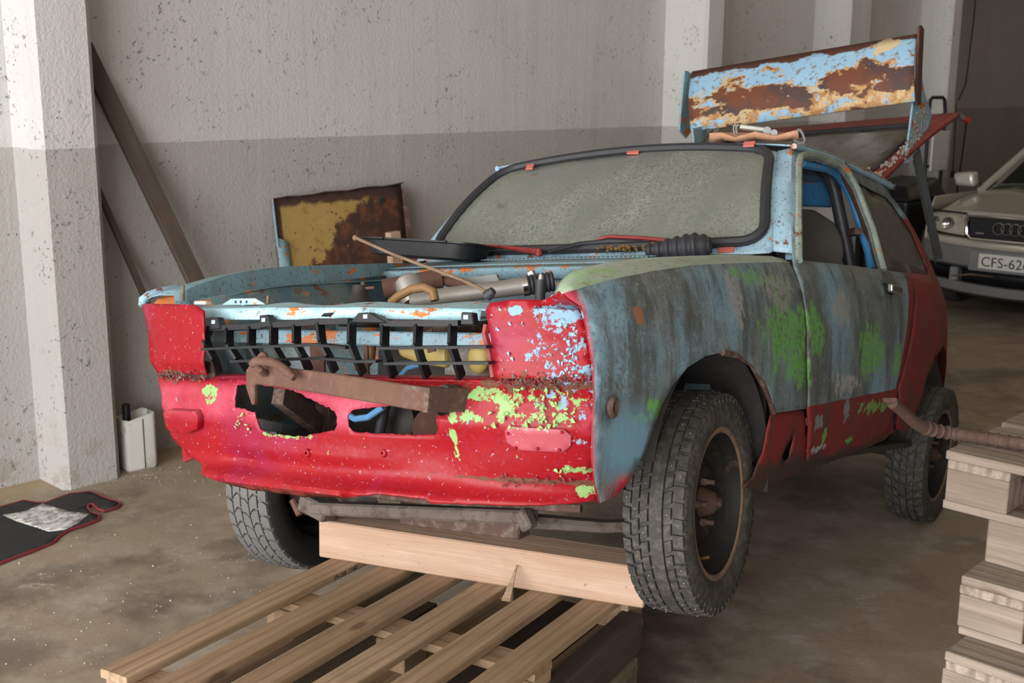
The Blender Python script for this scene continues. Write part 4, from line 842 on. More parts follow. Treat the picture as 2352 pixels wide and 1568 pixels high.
# --- cowl, windscreen, wipers
ys = np.linspace(-0.60, 0.60, 17)
bow = lambda y: -0.05 * (y / 0.6) ** 2
MB().sheet([[(-0.185 + bow(y), y, 0.515) for y in ys], [(-0.175 + bow(y), y, 0.548) for y in ys], [(-0.20 + bow(y), y, 0.560) for y in ys]]).build('cowl_edge', M_COWL, CAR, smooth=True, solid=0.003)
panel([(-0.60, -0.20), (0.60, -0.20), (0.60, -0.30), (0.60, -0.44), (-0.60, -0.44), (-0.60, -0.30)], [[(-0.32, -0.312), (0.36, -0.312), (0.36, -0.358), (-0.32, -0.358)]], lambda y, x: (x + bow(y), y, interp(x, [(-0.20, 0.560), (-0.30, 0.583), (-0.44, 0.606)])), 0.04).build('cowl_panel', M_COWL, CAR, smooth=True, solid=0.003)
m = MB()
for y in np.linspace(-0.30, 0.34, 44): m.bar((-0.315 + bow(y), y, 0.590), (-0.355 + bow(y), y + 0.012, 0.597), 0.0045, 0.003)
lv = m.build('vent_louvres', M_COWL, CAR); lv['kind'] = 'stuff'
def WS(a, b, off=0.0):
    B = np.array([-0.435 - 0.09 * a * a, 0.645 * a, 0.603 + 0.022 * a * a]); T = np.array([-0.895 + 0.055 * a * a, 0.530 * a, 1.030 - 0.052 * a * a])
    p = B * (1 - b) + T * b; p = p + np.array([0.62, 0, 0.78]) * (0.030 * math.sin(math.pi * b) + off); return p
def rrect(a0, a1, b0, b1, ra, rb, n=6):
    out = []
    for cx0, cy0, st in ((a1 - ra, b1 - rb, 0), (a0 + ra, b1 - rb, 90), (a0 + ra, b0 + rb, 180), (a1 - ra, b0 + rb, 270)):
        for i in range(n + 1):
            t = math.radians(st + 90 * i / n); out.append((cx0 + ra * math.cos(t), cy0 + rb * math.sin(t)))
    return out
gl = rrect(-0.965, 0.965, 0.04, 0.955, 0.11, 0.14)
panel(gl, [], lambda a, b: WS(a, b, 0.006), 0.05).build('windscreen', M_GLASS, CAR, smooth='all', solid=0.005)['label'] = 'dust covered windscreen'
sealp = densify(gl, 0.05); MB().tube([WS(a, b, 0.012) for a, b in sealp], 0.0165, 8, closed=True).build('windscreen_seal', M_RUBBER, CAR, smooth=True)
frm = rrect(-1.0, 1.0, -0.01, 1.0, 0.02, 0.03, 2)
panel(rrect(-1.0, 1.0, -0.03, 1.0, 0.02, 0.03, 2), [rrect(-0.95, 0.95, 0.06, 0.94, 0.10, 0.13)], lambda a, b: WS(a, b, 0.0), 0.05).build('windscreen_frame', M_PILLAR, CAR, smooth=True, solid=0.004)
for (px0, py0, px1, py1) in ((1208, 390, 1228, 379), (1440, 355, 1471, 343), (1707, 338, 1736, 327), (1650, 583, 1690, 556)):
    pa = [(px0, (py0 * 2 + py1) / 3 + 4), (px1 - 4, py0 + (py1 - py0) * 0.05), (px1, py1), (px0 + 3, (py0 + py1 * 2) / 3 - 2)]
    if py0 > 500: pa = [(1649, 582), (1686, 582), (1691, 557), (1655, 556)]
    best = None
    def onws(px, py):
        x = -0.7
        for _ in range(24):
            q = cx_(px, py, x=x); a = max(-1.05, min(1.05, q[1] / 0.59)); lo, hi = 0.0, 1.0
            b = (q[2] - 0.603) / 0.43; b = max(-0.05, min(1.08, b)); x = 0.5 * x + 0.5 * WS(a, b, 0.03)[0]
        return q
    Q = [onws(*p) for p in pa]; MB().prism(Q, (0.004, 0, 0.005)).build('retaining_tab', M_TAB, CAR, bevel=0.001)
# A pillars
for sg in (1, -1):
    rows = []
    for i in range(13):
        t = i / 12; w = WS(sg, t * 1.02 - 0.02); xd = -0.575 + (-0.915 + 0.575) * t; zd = 0.595 + (0.992 - 0.595) * t
        d = np.array([xd, sg * (side_y(xd, zd) + 0.002), zd]); md = (w + d) / 2 + np.array([0.008, sg * (0.016 if sg > 0 else 0.034), 0.006]); rows.append([w, md, d, d + np.array([-0.002, -sg * 0.05, 0])])
    MB().sheet(rows).build('windscreen_pillar', M_PILLAR, CAR, smooth=True, solid=0.003)
# wipers
WP = empty('wiper', parent=CAR)
MB().tube([cx_(px, py, x=x) for px, py, x in ((1260, 578, -0.34), (1330, 560, -0.42), (1400, 553, -0.46), (1470, 556, -0.47), (1500, 562, -0.46))], 0.007, 6).build('wiper_blade', M_RUBBER, WP, smooth=True)
MB().tube([cx_(px, py, x=x) for px, py, x in ((1372, 549, -0.47), (1400, 543, -0.47), (1470, 546, -0.45), (1545, 553, -0.42))], 0.006, 6).build('wiper_arm', M_REDOLD, WP, smooth=True)
WP2 = empty('wiper', parent=CAR)
MB().tube([cx_(px, py, x=x) for px, py, x in ((1090, 563, -0.46), (1150, 566, -0.43), (1200, 573, -0.39), (1240, 578, -0.35))], [0.004, 0.005, 0.009, 0.011], 8).build('wiper_arm', M_REDOLD, WP2, smooth=True)
MB().cyl(cx_(1238, 588, x=-0.34), cx_(1238, 572, x=-0.34), 0.013, 0.010, 10).build('wiper_spindle', M_REDOLD, WP2, smooth=True)
m = MB(); rn = random.Random(8)
for i in range(70):
    px = rn.choice([rn.gauss(1420, 35), rn.gauss(1500, 14)]); m.sphere(cx_(px, 570 + rn.uniform(-6, 6) - 6 * math.exp(-((px - 1500) / 15) ** 2), x=-0.39 + rn.uniform(-0.02, 0.02)), rn.uniform(0.003, 0.007), 5, 3)
ms = m.build('moss', flat('dead_moss', (0.16, 0.09, 0.025), 0.95, 0, 0.4, 40), CAR); ms['kind'] = 'stuff'

# --- roof
ROOFE = [(-0.80, 0.990), (-0.90, 1.003), (-1.22, 1.025), (-1.43, 1.030), (-1.80, 1.034), (-2.10, 1.028)]
def roof_rows():
    rows = []
    for i in range(17):
        t = i / 16; row = []
        for j in range(-12, 13):
            a = j / 12; xf = -0.905 + 0.055 * a * a; xr = -2.08 + 0.02 * a * a; x = xf + (xr - xf) * t
            ze = interp(x, ROOFE); yh = side_y(x, ze) + 0.004; cr = 0.032 + 0.018 * math.sin(math.pi * min(1, t * 1.1))
            row.append((x, yh * a, ze + cr * (1 - abs(a) ** 2.6)))
        rows.append(row)
    return rows
RR_ = roof_rows(); MB().sheet(RR_).build('roof', M_PILLAR, CAR, smooth='all', solid=0.004)
for sg in (1, -1):
    pts_ = [(x, sg * (side_y(x, interp(x, ROOFE)) + 0.008), interp(x, ROOFE) - 0.004) for x in np.linspace(-0.86, -1.98, 22)]
    MB().tube(pts_, 0.010, 6).build('roof_gutter', M_PILLAR, CAR, smooth=True)
m = MB(); rn = random.Random(5)
for i in range(320):
    x = rn.uniform(-2.05, -0.92); y = side_y(x, interp(x, ROOFE)) - abs(rn.gauss(0, 0.012)) + 0.008
    m.sphere((x, y, interp(x, ROOFE) + 0.008 + rn.uniform(0, 0.005)), rn.uniform(0.002, 0.0048), 5, 3)
o = m.build('leaf_litter', flat('grey_leaf_litter', (0.16, 0.145, 0.125), 0.95, 0, 0.7, 60), CAR); o['kind'] = 'stuff'

# --- doors
door = PS([(1824, 612), (1848, 700), (1854, 800), (1855, 938), (1852, 1062), (1880, 1056), (1915, 1048), (1960, 1032), (2000, 1016), (2038, 996), (2063, 885), (2086, 800), (2098, 720), (2101, 660), (2090, 643), (2031, 623), (2006, 527), (1970, 435), (1948, 385), (1930, 369), (1872, 348), (1838, 344), (1827, 352), (1823, 420), (1821, 520)])
dwin = PS([(1834, 597), (1833, 500), (1834, 378), (1842, 367), (1872, 369), (1922, 386), (1938, 402), (1960, 435), (1995, 527), (2019, 618), (1950, 609)])
hq = fs(2043, 667); hrec = [(hq[0] + a, hq[1] + b) for a, b in ((-0.045, -0.014), (0.075, -0.014), (0.075, 0.022), (-0.045, 0.022))]
DOOR = panel(door, [dwin, hrec], smap(0.0015), 0.03, 0.0008).build('door', M_DOOR, CAR, smooth=True, solid=0.006); DOOR['label'] = 'weathered blue door with a red lower edge and no window glass'
m = MB(); hy = side_y(*hq)
m.box((hq[0], hy + 0.018, hq[1] + 0.004), (0.135, 0.022, 0.030)); hd = m.build('door_handle', M_CHROME, DOOR, bevel=0.006, seg=2); hd['label'] = 'chrome door handle'
m = MB(); m.box((hq[0] + 0.015, hy - 0.022, hq[1] + 0.004), (0.13, 0.004, 0.044)); m.build('handle_recess', M_RAIL, DOOR, bevel=0.001)
m = panel(door, [dwin], lambda x, z: (x, -side_y(x, z) - 0.004, z), 0.06); m.build('door', M_REDOLD, CAR, smooth=True, solid=0.01)
# pale window frame bead and blue inner frame
edge = PS([(1829, 598), (1828, 500), (1829, 380), (1836, 357), (1872, 358), (1926, 377), (1943, 395), (1965, 435), (2000, 527), (2025, 620)])
edge = densify(edge + edge[::-1], 0.02)[:len(densify(edge, 0.02)) - 10]
fr_ = PS([(1829, 598), (1828, 500), (1829, 380), (1834, 360), (1846, 356), (1872, 358), (1926, 377), (1943, 395), (1965, 435), (2000, 527), (2025, 620)])
MB().tube([(x, side_y(x, z) + 0.006, z) for x, z in fr_], 0.0135, 8).build('window_frame', M_FRAMEPALE, DOOR, smooth=True)['label'] = 'pale green peeling window frame'
MB().tube([cx_(px, py, y=y) for px, py, y in ((1840, 372, 0.54), (1900, 384, 0.53), (1922, 396, 0.535), (1940, 418, 0.54), (1960, 458, 0.555), (1982, 527, 0.59), (1998, 580, 0.62), (2003, 618, 0.635))], 0.020, 8).build('inner_window_frame', M_BRIGHT, CAR, smooth=True)
MB().tube([cx_(px, py, y=y) for px, py, y in ((1935, 398, 0.555), (1958, 445, 0.57), (1978, 495, 0.59), (1998, 560, 0.62), (2012, 618, 0.65))], 0.011, 6).build('perished_seal', M_RUST, CAR, smooth=True)
# --- sill
sl_ = PS([(1782, 948), (1772, 990), (1762, 1040), (1738, 1098), (1717, 1120), (1760, 1128), (1790, 1112), (1850, 1084), (1950, 1050), (2030, 1015), (2062, 992), (2062, 960), (1950, 985), (1860, 1000), (1855, 940)])
hol = PS([(1806, 1050), (1830, 1000), (1834, 1003), (1822, 1052), (1812, 1062)])
panel(sl_, [hol], lambda x, z: (x, side_y(x, z) - 0.012, z), 0.025, 0.003, 0.003).build('sill', M_DOOR, CAR, smooth=True, solid=0.004)
m = panel(sl_, [], lambda x, z: (x, -side_y(x, z) + 0.012, z), 0.06); m.build('sill', M_REDOLD, CAR, smooth=True, solid=0.004)
# --- rear quarter
qout = PS([(2060, 985), (2064, 885), (2087, 800), (2099, 720), (2102, 658), (2032, 624), (2008, 527), (1972, 435), (1951, 388), (1953, 377), (1987, 393), (2033, 423), (2046, 449)])
qout += [(-2.10, 0.925), (-2.22, 0.865), (-2.34, 0.80), (-2.46, 0.735), (-2.60, 0.675), (-2.84, 0.595), (-2.98, 0.50), (-3.04, 0.38), (-3.04, 0.22), (-2.96, 0.08), (-2.74, 0.07), (-2.70, 0.15), (-2.64, 0.25), (-2.54, 0.335), (-2.40, 0.385), (-2.25, 0.392), (-2.06, 0.345), (-1.93, 0.26), (-1.85, 0.14), (-1.80, 0.04)]
qgl = PS([(1968, 421), (1977, 422), (2010, 440), (2039, 454), (2051, 468), (2097, 538), (2131, 616), (2133, 631), (2033, 621), (2008, 540)])
QP = panel(qout, [qgl], smap(), 0.035).build('rear_quarter', M_DOOR, CAR, smooth=True, solid=0.004); QP['label'] = 'dull red rear quarter'
panel(qgl, [], smap(-0.006), 0.05).build('quarter_window', M_GLASSQ, CAR, smooth='all', solid=0.004)
m = panel(qout, [qgl], lambda x, z: (x, -side_y(x, z), z), 0.07); m.build('rear_quarter', M_REDOLD, CAR, smooth=True, solid=0.004)
m = panel(qgl, [], lambda x, z: (x, -side_y(x, z) + 0.006, z), 0.09); m.build('quarter_window', M_GLASSQ, CAR, smooth='all', solid=0.004)
MB().sheet([[(-3.03, y, z) for y in np.linspace(-0.55, 0.55, 7)] for z in (0.08, 0.25, 0.42, 0.56)]).build('tail_panel', M_REDOLD, CAR, solid=0.004)
MB().tube([cx_(px, py, y=0.66) for px, py in ((2185, 633), (2230, 630), (2283, 636))], [0.004, 0.005, 0.003], 6).build('trim_strip', M_RUSTRING, CAR, smooth=True)
# --- floor, wheel wells, interior
m = MB(); m.box((-1.35, 0, -0.01), (2.3, 1.36, 0.02)); m.box((-2.7, 0, 0.12), (0.6, 1.0, 0.02)); m.box((-1.35, 0.0, -0.05), (2.2, 0.2, 0.09)); m.build('floor_pan', M_UNDER, CAR)
for sg in (1, -1):
    for cxw, czw, r, y0, y1, nm in ((0.02, -0.03, 0.372, 0.715, 0.44, 'front'), (-2.31, 0.0, 0.41, 0.66, 0.42, 'rear')):
        rows = []
        for i in range(19):
            a = math.radians(12 + 176 * i / 18); rows.append([(cxw + r * math.cos(a), sg * y, czw + r * math.sin(a) * 0.93) for y in (y0, (y0 + y1) / 2, y1)])
        m = MB(); m.sheet(rows); m.add([rows[i][2] for i in range(19)] + [(cxw, sg * y1, czw)], [(i, i + 1, 19) for i in range(18)])
        m.build('wheel_well', M_WELL, CAR, smooth=True, solid=0.004, off=0)
m = MB(); m.sheet([[(-0.345, 0.70, 0.30), (-0.345, 0.45, 0.32)], [(-0.37, 0.70, 0.05), (-0.37, 0.45, 0.0)], [(-0.30, 0.66, -0.05), (-0.36, 0.45, -0.06)]]); m.build('splash_panel', M_WELL, CAR, solid=0.004)
def seat(y):
    e = empty('seat', parent=CAR)
    m = MB(); rows = []
    for i in range(13):
        t = i / 12; w = 0.235 * (1 - 0.20 * t) * (1 if t < 0.7 else math.sqrt(max(0.06, 1 - ((t - 0.7) / 0.31) ** 2))); x = -1.05 - 0.42 * t; z = 0.20 + 0.67 * t
        rows.append([(x + 0.05 * math.cos(b) * 1.0, y + w * math.sin(b) if abs(math.sin(b)) < 1 else y + w * math.sin(b), z) for b in np.linspace(0, 2 * math.pi, 17)])
    m.sheet(rows); n = 17; m.add(rows[-1][:-1], [tuple(range(16))]); m.build('backrest', M_SEAT, e, smooth=True, bevel=0.02)
    MB().box((-0.80, y, 0.18), (0.50, 0.46, 0.14)).build('cushion', M_SEAT, e, bevel=0.03, seg=2)
seat(0.40); seat(-0.38)
MB().tube([cx_(px, py, y=y) for px, py, y in ((1845, 385, 0.30), (1880, 388, 0.44), (1905, 405, 0.49), (1918, 440, 0.51), (1930, 500, 0.53), (1942, 555, 0.55), (1958, 640, 0.58))], 0.024, 12).build('roll_cage', M_CAGE, CAR, smooth=True)
MB().tube([(-1.30, -0.5, 0.99), (-1.33, 0, 0.995), (-1.30, 0.3, 0.985)], 0.022, 10).build('roll_cage_hoop', M_CAGE, CAR, smooth=True)
MB().bar(cx_(1938, 538, y=0.53), cx_(1972, 530, y=0.62), 0.03, 0.025).build('belt_bracket', M_RUSTDARK, CAR)
MB().prism([cx_(px, py, x=-1.95) for px, py in ((1780, 410), (1890, 416), (1905, 450), (1905, 475), (1780, 470))], (-0.03, 0, 0)).build('rear_panel', M_BRIGHT, CAR, bevel=0.005)
MB().box((-2.0, 0, 0.40), (0.03, 1.2, 0.35)).build('rear_seat_back', M_SEAT, CAR, bevel=0.01)
MB().box((-0.72, 0, 0.55), (0.22, 1.2, 0.12)).build('dashboard', M_BLACK, CAR, bevel=0.03, seg=2)
MB().tube([(-0.93 + 0.03 * math.cos(a) * 3.0 * 0.6, 0.34 + 0.18 * math.cos(a + 0) * 0 + 0.18 * math.sin(a), 0.60 + 0.16 * math.cos(a)) for a in np.linspace(0, 2 * math.pi, 25)[:-1]], 0.012, 8, closed=True).build('steering_wheel', M_BLACK, CAR, smooth=True)
# ================================================================ wheels and running gear
TR = 0.289
def tread_r(h): return TR - 0.007 * (abs(h) / 0.078) ** 2.5
def tyre_mesh(style):
    m = MB(); base = 0.0085
    prof = [(0.184, -0.064), (0.194, -0.070), (0.214, -0.081), (0.238, -0.084), (0.258, -0.080), (0.271, -0.0765)]
    prof += [(tread_r(h) - base, h) for h in np.linspace(-0.072, 0.072, 7)] + [(0.271, 0.0765), (0.258, 0.080), (0.238, 0.084), (0.214, 0.081), (0.203, 0.077), (0.200, 0.074), (0.194, 0.070), (0.184, 0.064)]
    m.lathe(prof, Matrix.Identity(4), 72)
    if style == 'winter': rows = [(0.052, 0.0775, 46, 0.10, 0.74, 0.0), (0.030, 0.049, 46, -0.35, 0.70, 0.4), (-0.006, 0.027, 46, -0.5, 1.0, 0.1), (-0.030, -0.010, 46, -0.35, 0.72, 0.6), (-0.052, -0.033, 46, -0.35, 0.72, 0.2), (-0.0775, -0.055, 46, 0.1, 0.74, 0.5)]
    elif style == 'zigzag': rows = [(-0.0775, -0.050, 40, 0.25, 0.78, 0.0), (-0.046, -0.017, 40, -0.55, 0.84, 0.3), (-0.014, 0.014, 40, 0.55, 0.86, 0.0), (0.017, 0.046, 40, -0.55, 0.84, 0.3), (0.050, 0.0775, 40, 0.25, 0.78, 0.0)]
    else: rows = [(-0.0775, -0.045, 44, 0.45, 0.76, 0.0), (-0.041, -0.016, 44, 0.9, 0.72, 0.2), (-0.012, 0.012, 30, 0.2, 0.9, 0.0), (0.016, 0.041, 44, -0.9, 0.72, 0.2), (0.045, 0.0775, 44, -0.45, 0.76, 0.0)]
    studs = []
    for ri, (h0, h1, N, sl_, du, ph) in enumerate(rows):
        st = 2 * math.pi / N
        for i in range(N):
            a0 = (i + ph) * st; a1 = a0 + st * du; vs = []
            for top in (0, 1):
                for a in (a0, (a0 + a1) / 2, a1):
                    for h in (h0, (h0 + h1) / 2, h1):
                        aa = a + sl_ * (h - (h0 + h1) / 2) / TR
                        if style == 'zigzag' : aa += 0.012 * (1 if h == (h0 + h1) / 2 else -1)
                        ins = 0.0 if not top else 0.0009
                        hh = h + (ins if h == h0 else -ins if h == h1 else 0); r = tread_r(h) - (base + 0.0015 if not top else 0)
                        vs.append((r * math.cos(aa), r * math.sin(aa), hh))
            q = lambda a, b, c, d: (a, b, c, d)
            fs_ = []
            for i2 in (0, 1):
                for j2 in (0, 1): fs_.append((9 + i2 * 3 + j2, 9 + i2 * 3 + j2 + 1, 9 + (i2 + 1) * 3 + j2 + 1, 9 + (i2 + 1) * 3 + j2))
            loop = [0, 1, 2, 5, 8, 7, 6, 3]
            for k2 in range(8): a_, b_ = loop[k2], loop[(k2 + 1) % 8]; fs_.append((a_, b_, 9 + b_, 9 + a_))
            m.add(vs, fs_)
            if style != 'zigzag' and (i + ri) % 3 == 0 and ri not in (2,):
                a = (a0 + a1) / 2; h = (h0 + h1) / 2; r = tread_r(h); studs.append((r * math.cos(a), r * math.sin(a), h))
    for k_ in range(60):    # shoulder ribs on the sidewall
        a = 2 * math.pi * k_ / 60; c, s_ = math.cos(a), math.sin(a)
        m.add([(r * math.cos(a + d), r * math.sin(a + d), h) for r, h in ((0.262, 0.0795), (0.272, 0.0772)) for d in (-0.012, 0.012)] + [(r * math.cos(a + d), r * math.sin(a + d), h + 0.0022) for r, h in ((0.262, 0.0795), (0.272, 0.0772)) for d in (-0.010, 0.010)], [(4, 5, 7, 6), (0, 1, 5, 4), (2, 6, 7, 3), (0, 4, 6, 2), (1, 3, 7, 5)])
    return m, studs
def wheel(M, style, tmat, letters=None):
    rim = MB()
    rim.lathe([(r_ * 1.095, h_) for r_, h_ in [(0.176, 0.0655), (0.181, 0.069), (0.176, 0.0715), (0.168, 0.068), (0.164, 0.055), (0.158, 0.040), (0.150, 0.030), (0.148, -0.030), (0.160, -0.045), (0.168, -0.066), (0.178, -0.069), (0.172, -0.062), (0.150, -0.034), (0.140, -0.030)]], Matrix.Identity(4), 56)
    w = rim.build('wheel', M_RIM, CAR, smooth=True); w.matrix_local = M
    d = MB(); d.lathe([(q_[0], q_[1] + 0.028) for q_ in [(0.163, 0.008), (0.152, -0.006), (0.118, -0.014), (0.100, -0.004), (0.088, 0.004), (0.070, 0.002), (0.058, -0.006), (0.030, -0.006), (0.030, -0.016), (0.058, -0.018), (0.088, -0.010), (0.118, -0.026), (0.163, -0.010)]], Matrix.Identity(4), 56); d.build('wheel_disc', M_RIM, w, smooth=True)
    MB().lathe([(0.181, 0.069), (0.186, 0.0722), (0.193, 0.0735), (0.199, 0.0715)], Matrix.Identity(4), 56).build('rim_edge', M_RUSTRING, w, smooth=True, solid=0.002)
    t, st = tyre_mesh(style); ty = t.build('tyre', tmat, w, smooth=True)
    MB().lathe([(0.0, 0.066), (0.016, 0.066), (0.020, 0.060), (0.028, 0.056), (0.034, 0.038), (0.040, 0.024), (0.040, 0.0)], Matrix.Identity(4), 20).build('hub', M_RUSTBAR, w, smooth=True)
    MB().lathe([(0.0, 0.078), (0.010, 0.076), (0.012, 0.066)], Matrix.Identity(4), 6).build('hub_nut', M_RUSTBAR, w)
    for i in range(4):
        a = math.radians(45 + 90 * i + 12); c, s_ = 0.052 * math.cos(a), 0.052 * math.sin(a)
        mm = MB(); mm.cyl((c, s_, 0.0), (c, s_, 0.056), 0.0065, n=8); mm.cyl((c, s_, 0.016), (c, s_, 0.036), 0.011, 0.009, 6); mm.build('wheel_stud', M_RUSTDARK, w, smooth=True)
    MB().cyl((0.10, 0.105, 0.03), (0.095, 0.10, 0.055), 0.0045, n=8).build('valve', flat('brass', (0.45, 0.30, 0.10), 0.4, 0.8) if 'brass' not in bpy.data.materials else bpy.data.materials['brass'], w, smooth=True)
    MB().lathe([(0.0, -0.02), (0.115, -0.02), (0.12, -0.03), (0.12, -0.07), (0.0, -0.075)], Matrix.Identity(4), 28).build('brake_drum', M_RUSTDARK, w, smooth=True)
    if st:
        s2 = MB()
        for p in st: s2.sphere(p, 0.0022, 6, 4)
        so = s2.build('tyre_studs', M_STEEL, w, smooth=True); so['kind'] = 'stuff'
    if letters:     # raised sidewall lettering
        body, a0, size = letters; adv = size * 0.92
        for i, ch in enumerate(body):
            if ch == ' ': continue
            a = a0 - i * adv / 0.225; c, s_ = math.cos(a), math.sin(a)
            # letter up = radial outward, letter right = clockwise seen from outside
            up_ = Vector((c, s_, 0)); rt_ = Vector((s_, -c, 0)); nz_ = Vector((0, 0, 1)); p = up_ * 0.214 + Vector((0, 0, 0.0828))
            text_mesh('sidewall_letter', ch, size, tmat, w, Matrix(((rt_.x, up_.x, nz_.x, p.x), (rt_.y, up_.y, nz_.y, p.y), (rt_.z, up_.z, nz_.z, p.z), (0, 0, 0, 1))), 0.0015)
    return w
ML = Matrix(((1, 0, 0, 0), (0, 0, 1, 0), (0, -1, 0, 0), (0, 0, 0, 1))); MR = Matrix(((1, 0, 0, 0), (0, 0, -1, 0), (0, 1, 0, 0), (0, 0, 0, 1)))
steer = Matrix.Rotation(math.radians(4), 4, 'Z')
wheel(Matrix.Translation((-0.012, 0.640, -0.084)) @ steer @ ML @ Matrix.Rotation(0.6, 4, 'Z'), 'winter', M_TYRE, ('W408', 0, 0.040) if False else ('W40S', math.radians(-128), 0.034))['label'] = 'front wheel with a studded black tyre, hanging clear of the floor'
wheel(Matrix.Translation((0.0, -0.700, -0.128)) @ steer @ MR, 'zigzag', M_TYREG)['label'] = 'front wheel with a grey dusty zigzag tread tyre'
exh = np.array([EX[0], EX[1], 0]); exh /= np.linalg.norm(exh); eyh = np.array([-exh[1], exh[0], 0])
CI = CARM.inverted()
for sg, MM in ((1, ML), (-1, MR)):
    c0 = car2w(-2.33, 0.655 * sg, -0.06 if sg > 0 else 0.08); WM = basis((c0[0], c0[1], TR + 0.002), exh, eyh)
    wheel(CI @ WM @ MM, 'blocky', M_TYRE)['label'] = 'rear wheel with a block tread winter tyre on the floor'
    if sg > 0: RA = c0
a_, b_ = w2car((*(car2w(-2.33, 0.55, -0.05))[:2], TR)), w2car((*(car2w(-2.33, -0.55, 0.07))[:2], TR))
MB().tube([a_, b_], 0.035, 12).build('rear_axle', M_UNDER, CAR, smooth=True); MB().sphere((a_ + b_) / 2, 0.11, 14, 8).build('differential', M_UNDER, CAR, smooth=True)
for sg in (-1, 1): MB().tube([(-2.3, sg * 0.45, 0.0), (-1.75, sg * 0.42, -0.02)], 0.02, 8).build('trailing_arm', M_UNDER, CAR, smooth=True)
MB().tube([(-1.5, 0.25, -0.07), (-1.9, 0.28, -0.06), (-2.2, 0.3, -0.02)], [0.03, 0.06, 0.05], 12).build('silencer', M_UNDER, CAR, smooth=True)
# front crossmember, resting on the beam
M_XM = rusty('flaking_cream_chassis_paint', (0.055, 0.034, 0.027), (0.16, 0.135, 0.11), (0.05, 0.026, 0.02), 0.85)
bq = BEAM.matrix_world @ Vector((0, 0, BH / 2)); bn = BEAM.matrix_world.to_3x3() @ Vector((0, 0, 1))
def on_beam(px, py): return w2car(at_plane(px, py, np.array(bq), np.array(bn)))
m = MB(); m.bar(cx_(728, 1166, x=0.28), cx_(1222, 1186, x=0.28), 0.07, 0.035); m.build('front_crossmember', M_XM, CAR, bevel=0.006)
# block under the crossmember
pa = on_beam(916, 1204); pb = on_beam(1190, 1240); pc = on_beam(1222, 1238)
m = MB(); m.prism([pa, pb, pb + np.array([0.0, 0.01, 0.085]), pa + np.array([0.0, 0, 0.085])], (-0.06, 0, 0)); m.build('crossmember_foot', M_RUSTDARK, CAR, bevel=0.004)
for L in ((cx_(1198, 1172, x=0.30), cx_(1218, 1215, x=0.30), 0.04, 0.035, (0, 1, 0)), (cx_(700, 1150, x=0.28), cx_(760, 1180, x=0.28), 0.06, 0.05, (0, 0, 1))): MB().bar(*L[:4], up=L[4]).build('mounting_bracket', M_XM, CAR, bevel=0.006)
for sg in (1, -1): MB().tube([(0.22, sg * 0.26, -0.15), (0.10, sg * 0.44, -0.16), (0.0, sg * 0.58, -0.15)], [0.035, 0.03, 0.022], 8, flat=0.6).build('control_arm', M_XM, CAR, smooth=True)
MB().tube([cx_(px, py, x=0.30) for px, py in ((672, 1148), (680, 1165), (688, 1182))], 0.010, 8).build('tie_bolt', M_RUST, CAR, smooth=True)
MB().tube([(0.24, -0.35, -0.12), (0.3, 0, -0.115), (0.24, 0.45, -0.10)], 0.012, 8).build('anti_roll_bar', M_RUSTDARK, CAR, smooth=True)

# --- raised tailgate with its spoiler
M_TGRED = rusty('dusty_red_tailgate_paint', (0.17, 0.02, 0.018), (0.30, 0.03, 0.028), (0.17, 0.12, 0.085), 0.75, 0.6)
TGH = (-2.10, 1.062); 
tip = cx_(2205, 257, y=0.60); TGX, TGZ = float(tip[0]), float(tip[2])
def TG(u, v, off=0.0):
    hw = 0.50 + 0.10 * v; x = TGH[0] + (TGX - TGH[0]) * v; z = TGH[1] + (TGZ - TGH[1]) * v + 0.02 * math.sin(math.pi * v) - 0.012 * u * u * 0
    return (x, hw * u, z + off + 0.03 * (1 - u * u) * (1 - v))
tg_out = [(-1, 0), (1, 0), (1, 1), (-1, 1)]; tg_hole = rrect(-0.87, 0.87, 0.10, 0.78, 0.08, 0.06, 4)
TGATE = panel(tg_out, [tg_hole], lambda u, v: TG(u, v), 0.06).build('tailgate', M_TGRED, CAR, smooth=True, solid=0.022); TGATE['label'] = 'raised dull red tailgate'
panel(tg_hole, [], lambda u, v: TG(u, v, -0.004), 0.08).build('tailgate_glass', M_GLASST, TGATE, smooth='all', solid=0.005)
MB().tube([TG(u, v, 0.002) for u, v in densify(tg_hole, 0.1)], 0.010, 6, closed=True).build('glass_seal', M_RUBBER, TGATE, smooth=True)
SPO = empty('rear_spoiler', parent=CAR); SPO['label'] = 'large rear spoiler of flaking blue paint and brown rust'
xb, xt = -2.44, -2.56
ul, ur, lr, ll = cx_(1590, 166, x=xt), cx_(2106, 80, x=xt), cx_(2102, 233, x=xb), cx_(1588, 302, x=xb)
rows = []
for i in range(9):
    b = i / 8; rows.append([(ll * (1 - t) + lr * t) * (1 - b) + (ul * (1 - t) + ur * t) * b + np.array([0.035 * math.sin(math.pi * b), 0, 0]) for t in np.linspace(0, 1, 25)])
MB().sheet(rows).build('spoiler_blade', M_SPOILER, SPO, smooth='all', solid=0.012, off=0)
M_DKRED = rusty('dark_red_rust', (0.055, 0.018, 0.014), (0.11, 0.034, 0.026), (0.16, 0.07, 0.05), 0.3, 0.6)
e0, e1, e2 = cx_(2112, 58, x=xt - 0.02), cx_(2103, 242, x=xb + 0.05), cx_(2100, 140, x=xb + 0.02)
m = MB(); pl = [cx_(px, py, y=float(ur[1]) + 0.006) for px, py in ((2106, 64), (2111, 58), (2117, 68), (2113, 150), (2110, 240), (2101, 243), (2103, 150))]
m.prism(pl, (0, 0.012, 0)); m.build('end_plate', M_DKRED, SPO, bevel=0.002)
m = MB(); pl = [cx_(px, py, y=float(ul[1]) - 0.004) for px, py in ((1573, 162), (1581, 163), (1592, 172), (1588, 240), (1592, 298), (1577, 318), (1562, 300), (1566, 240))]
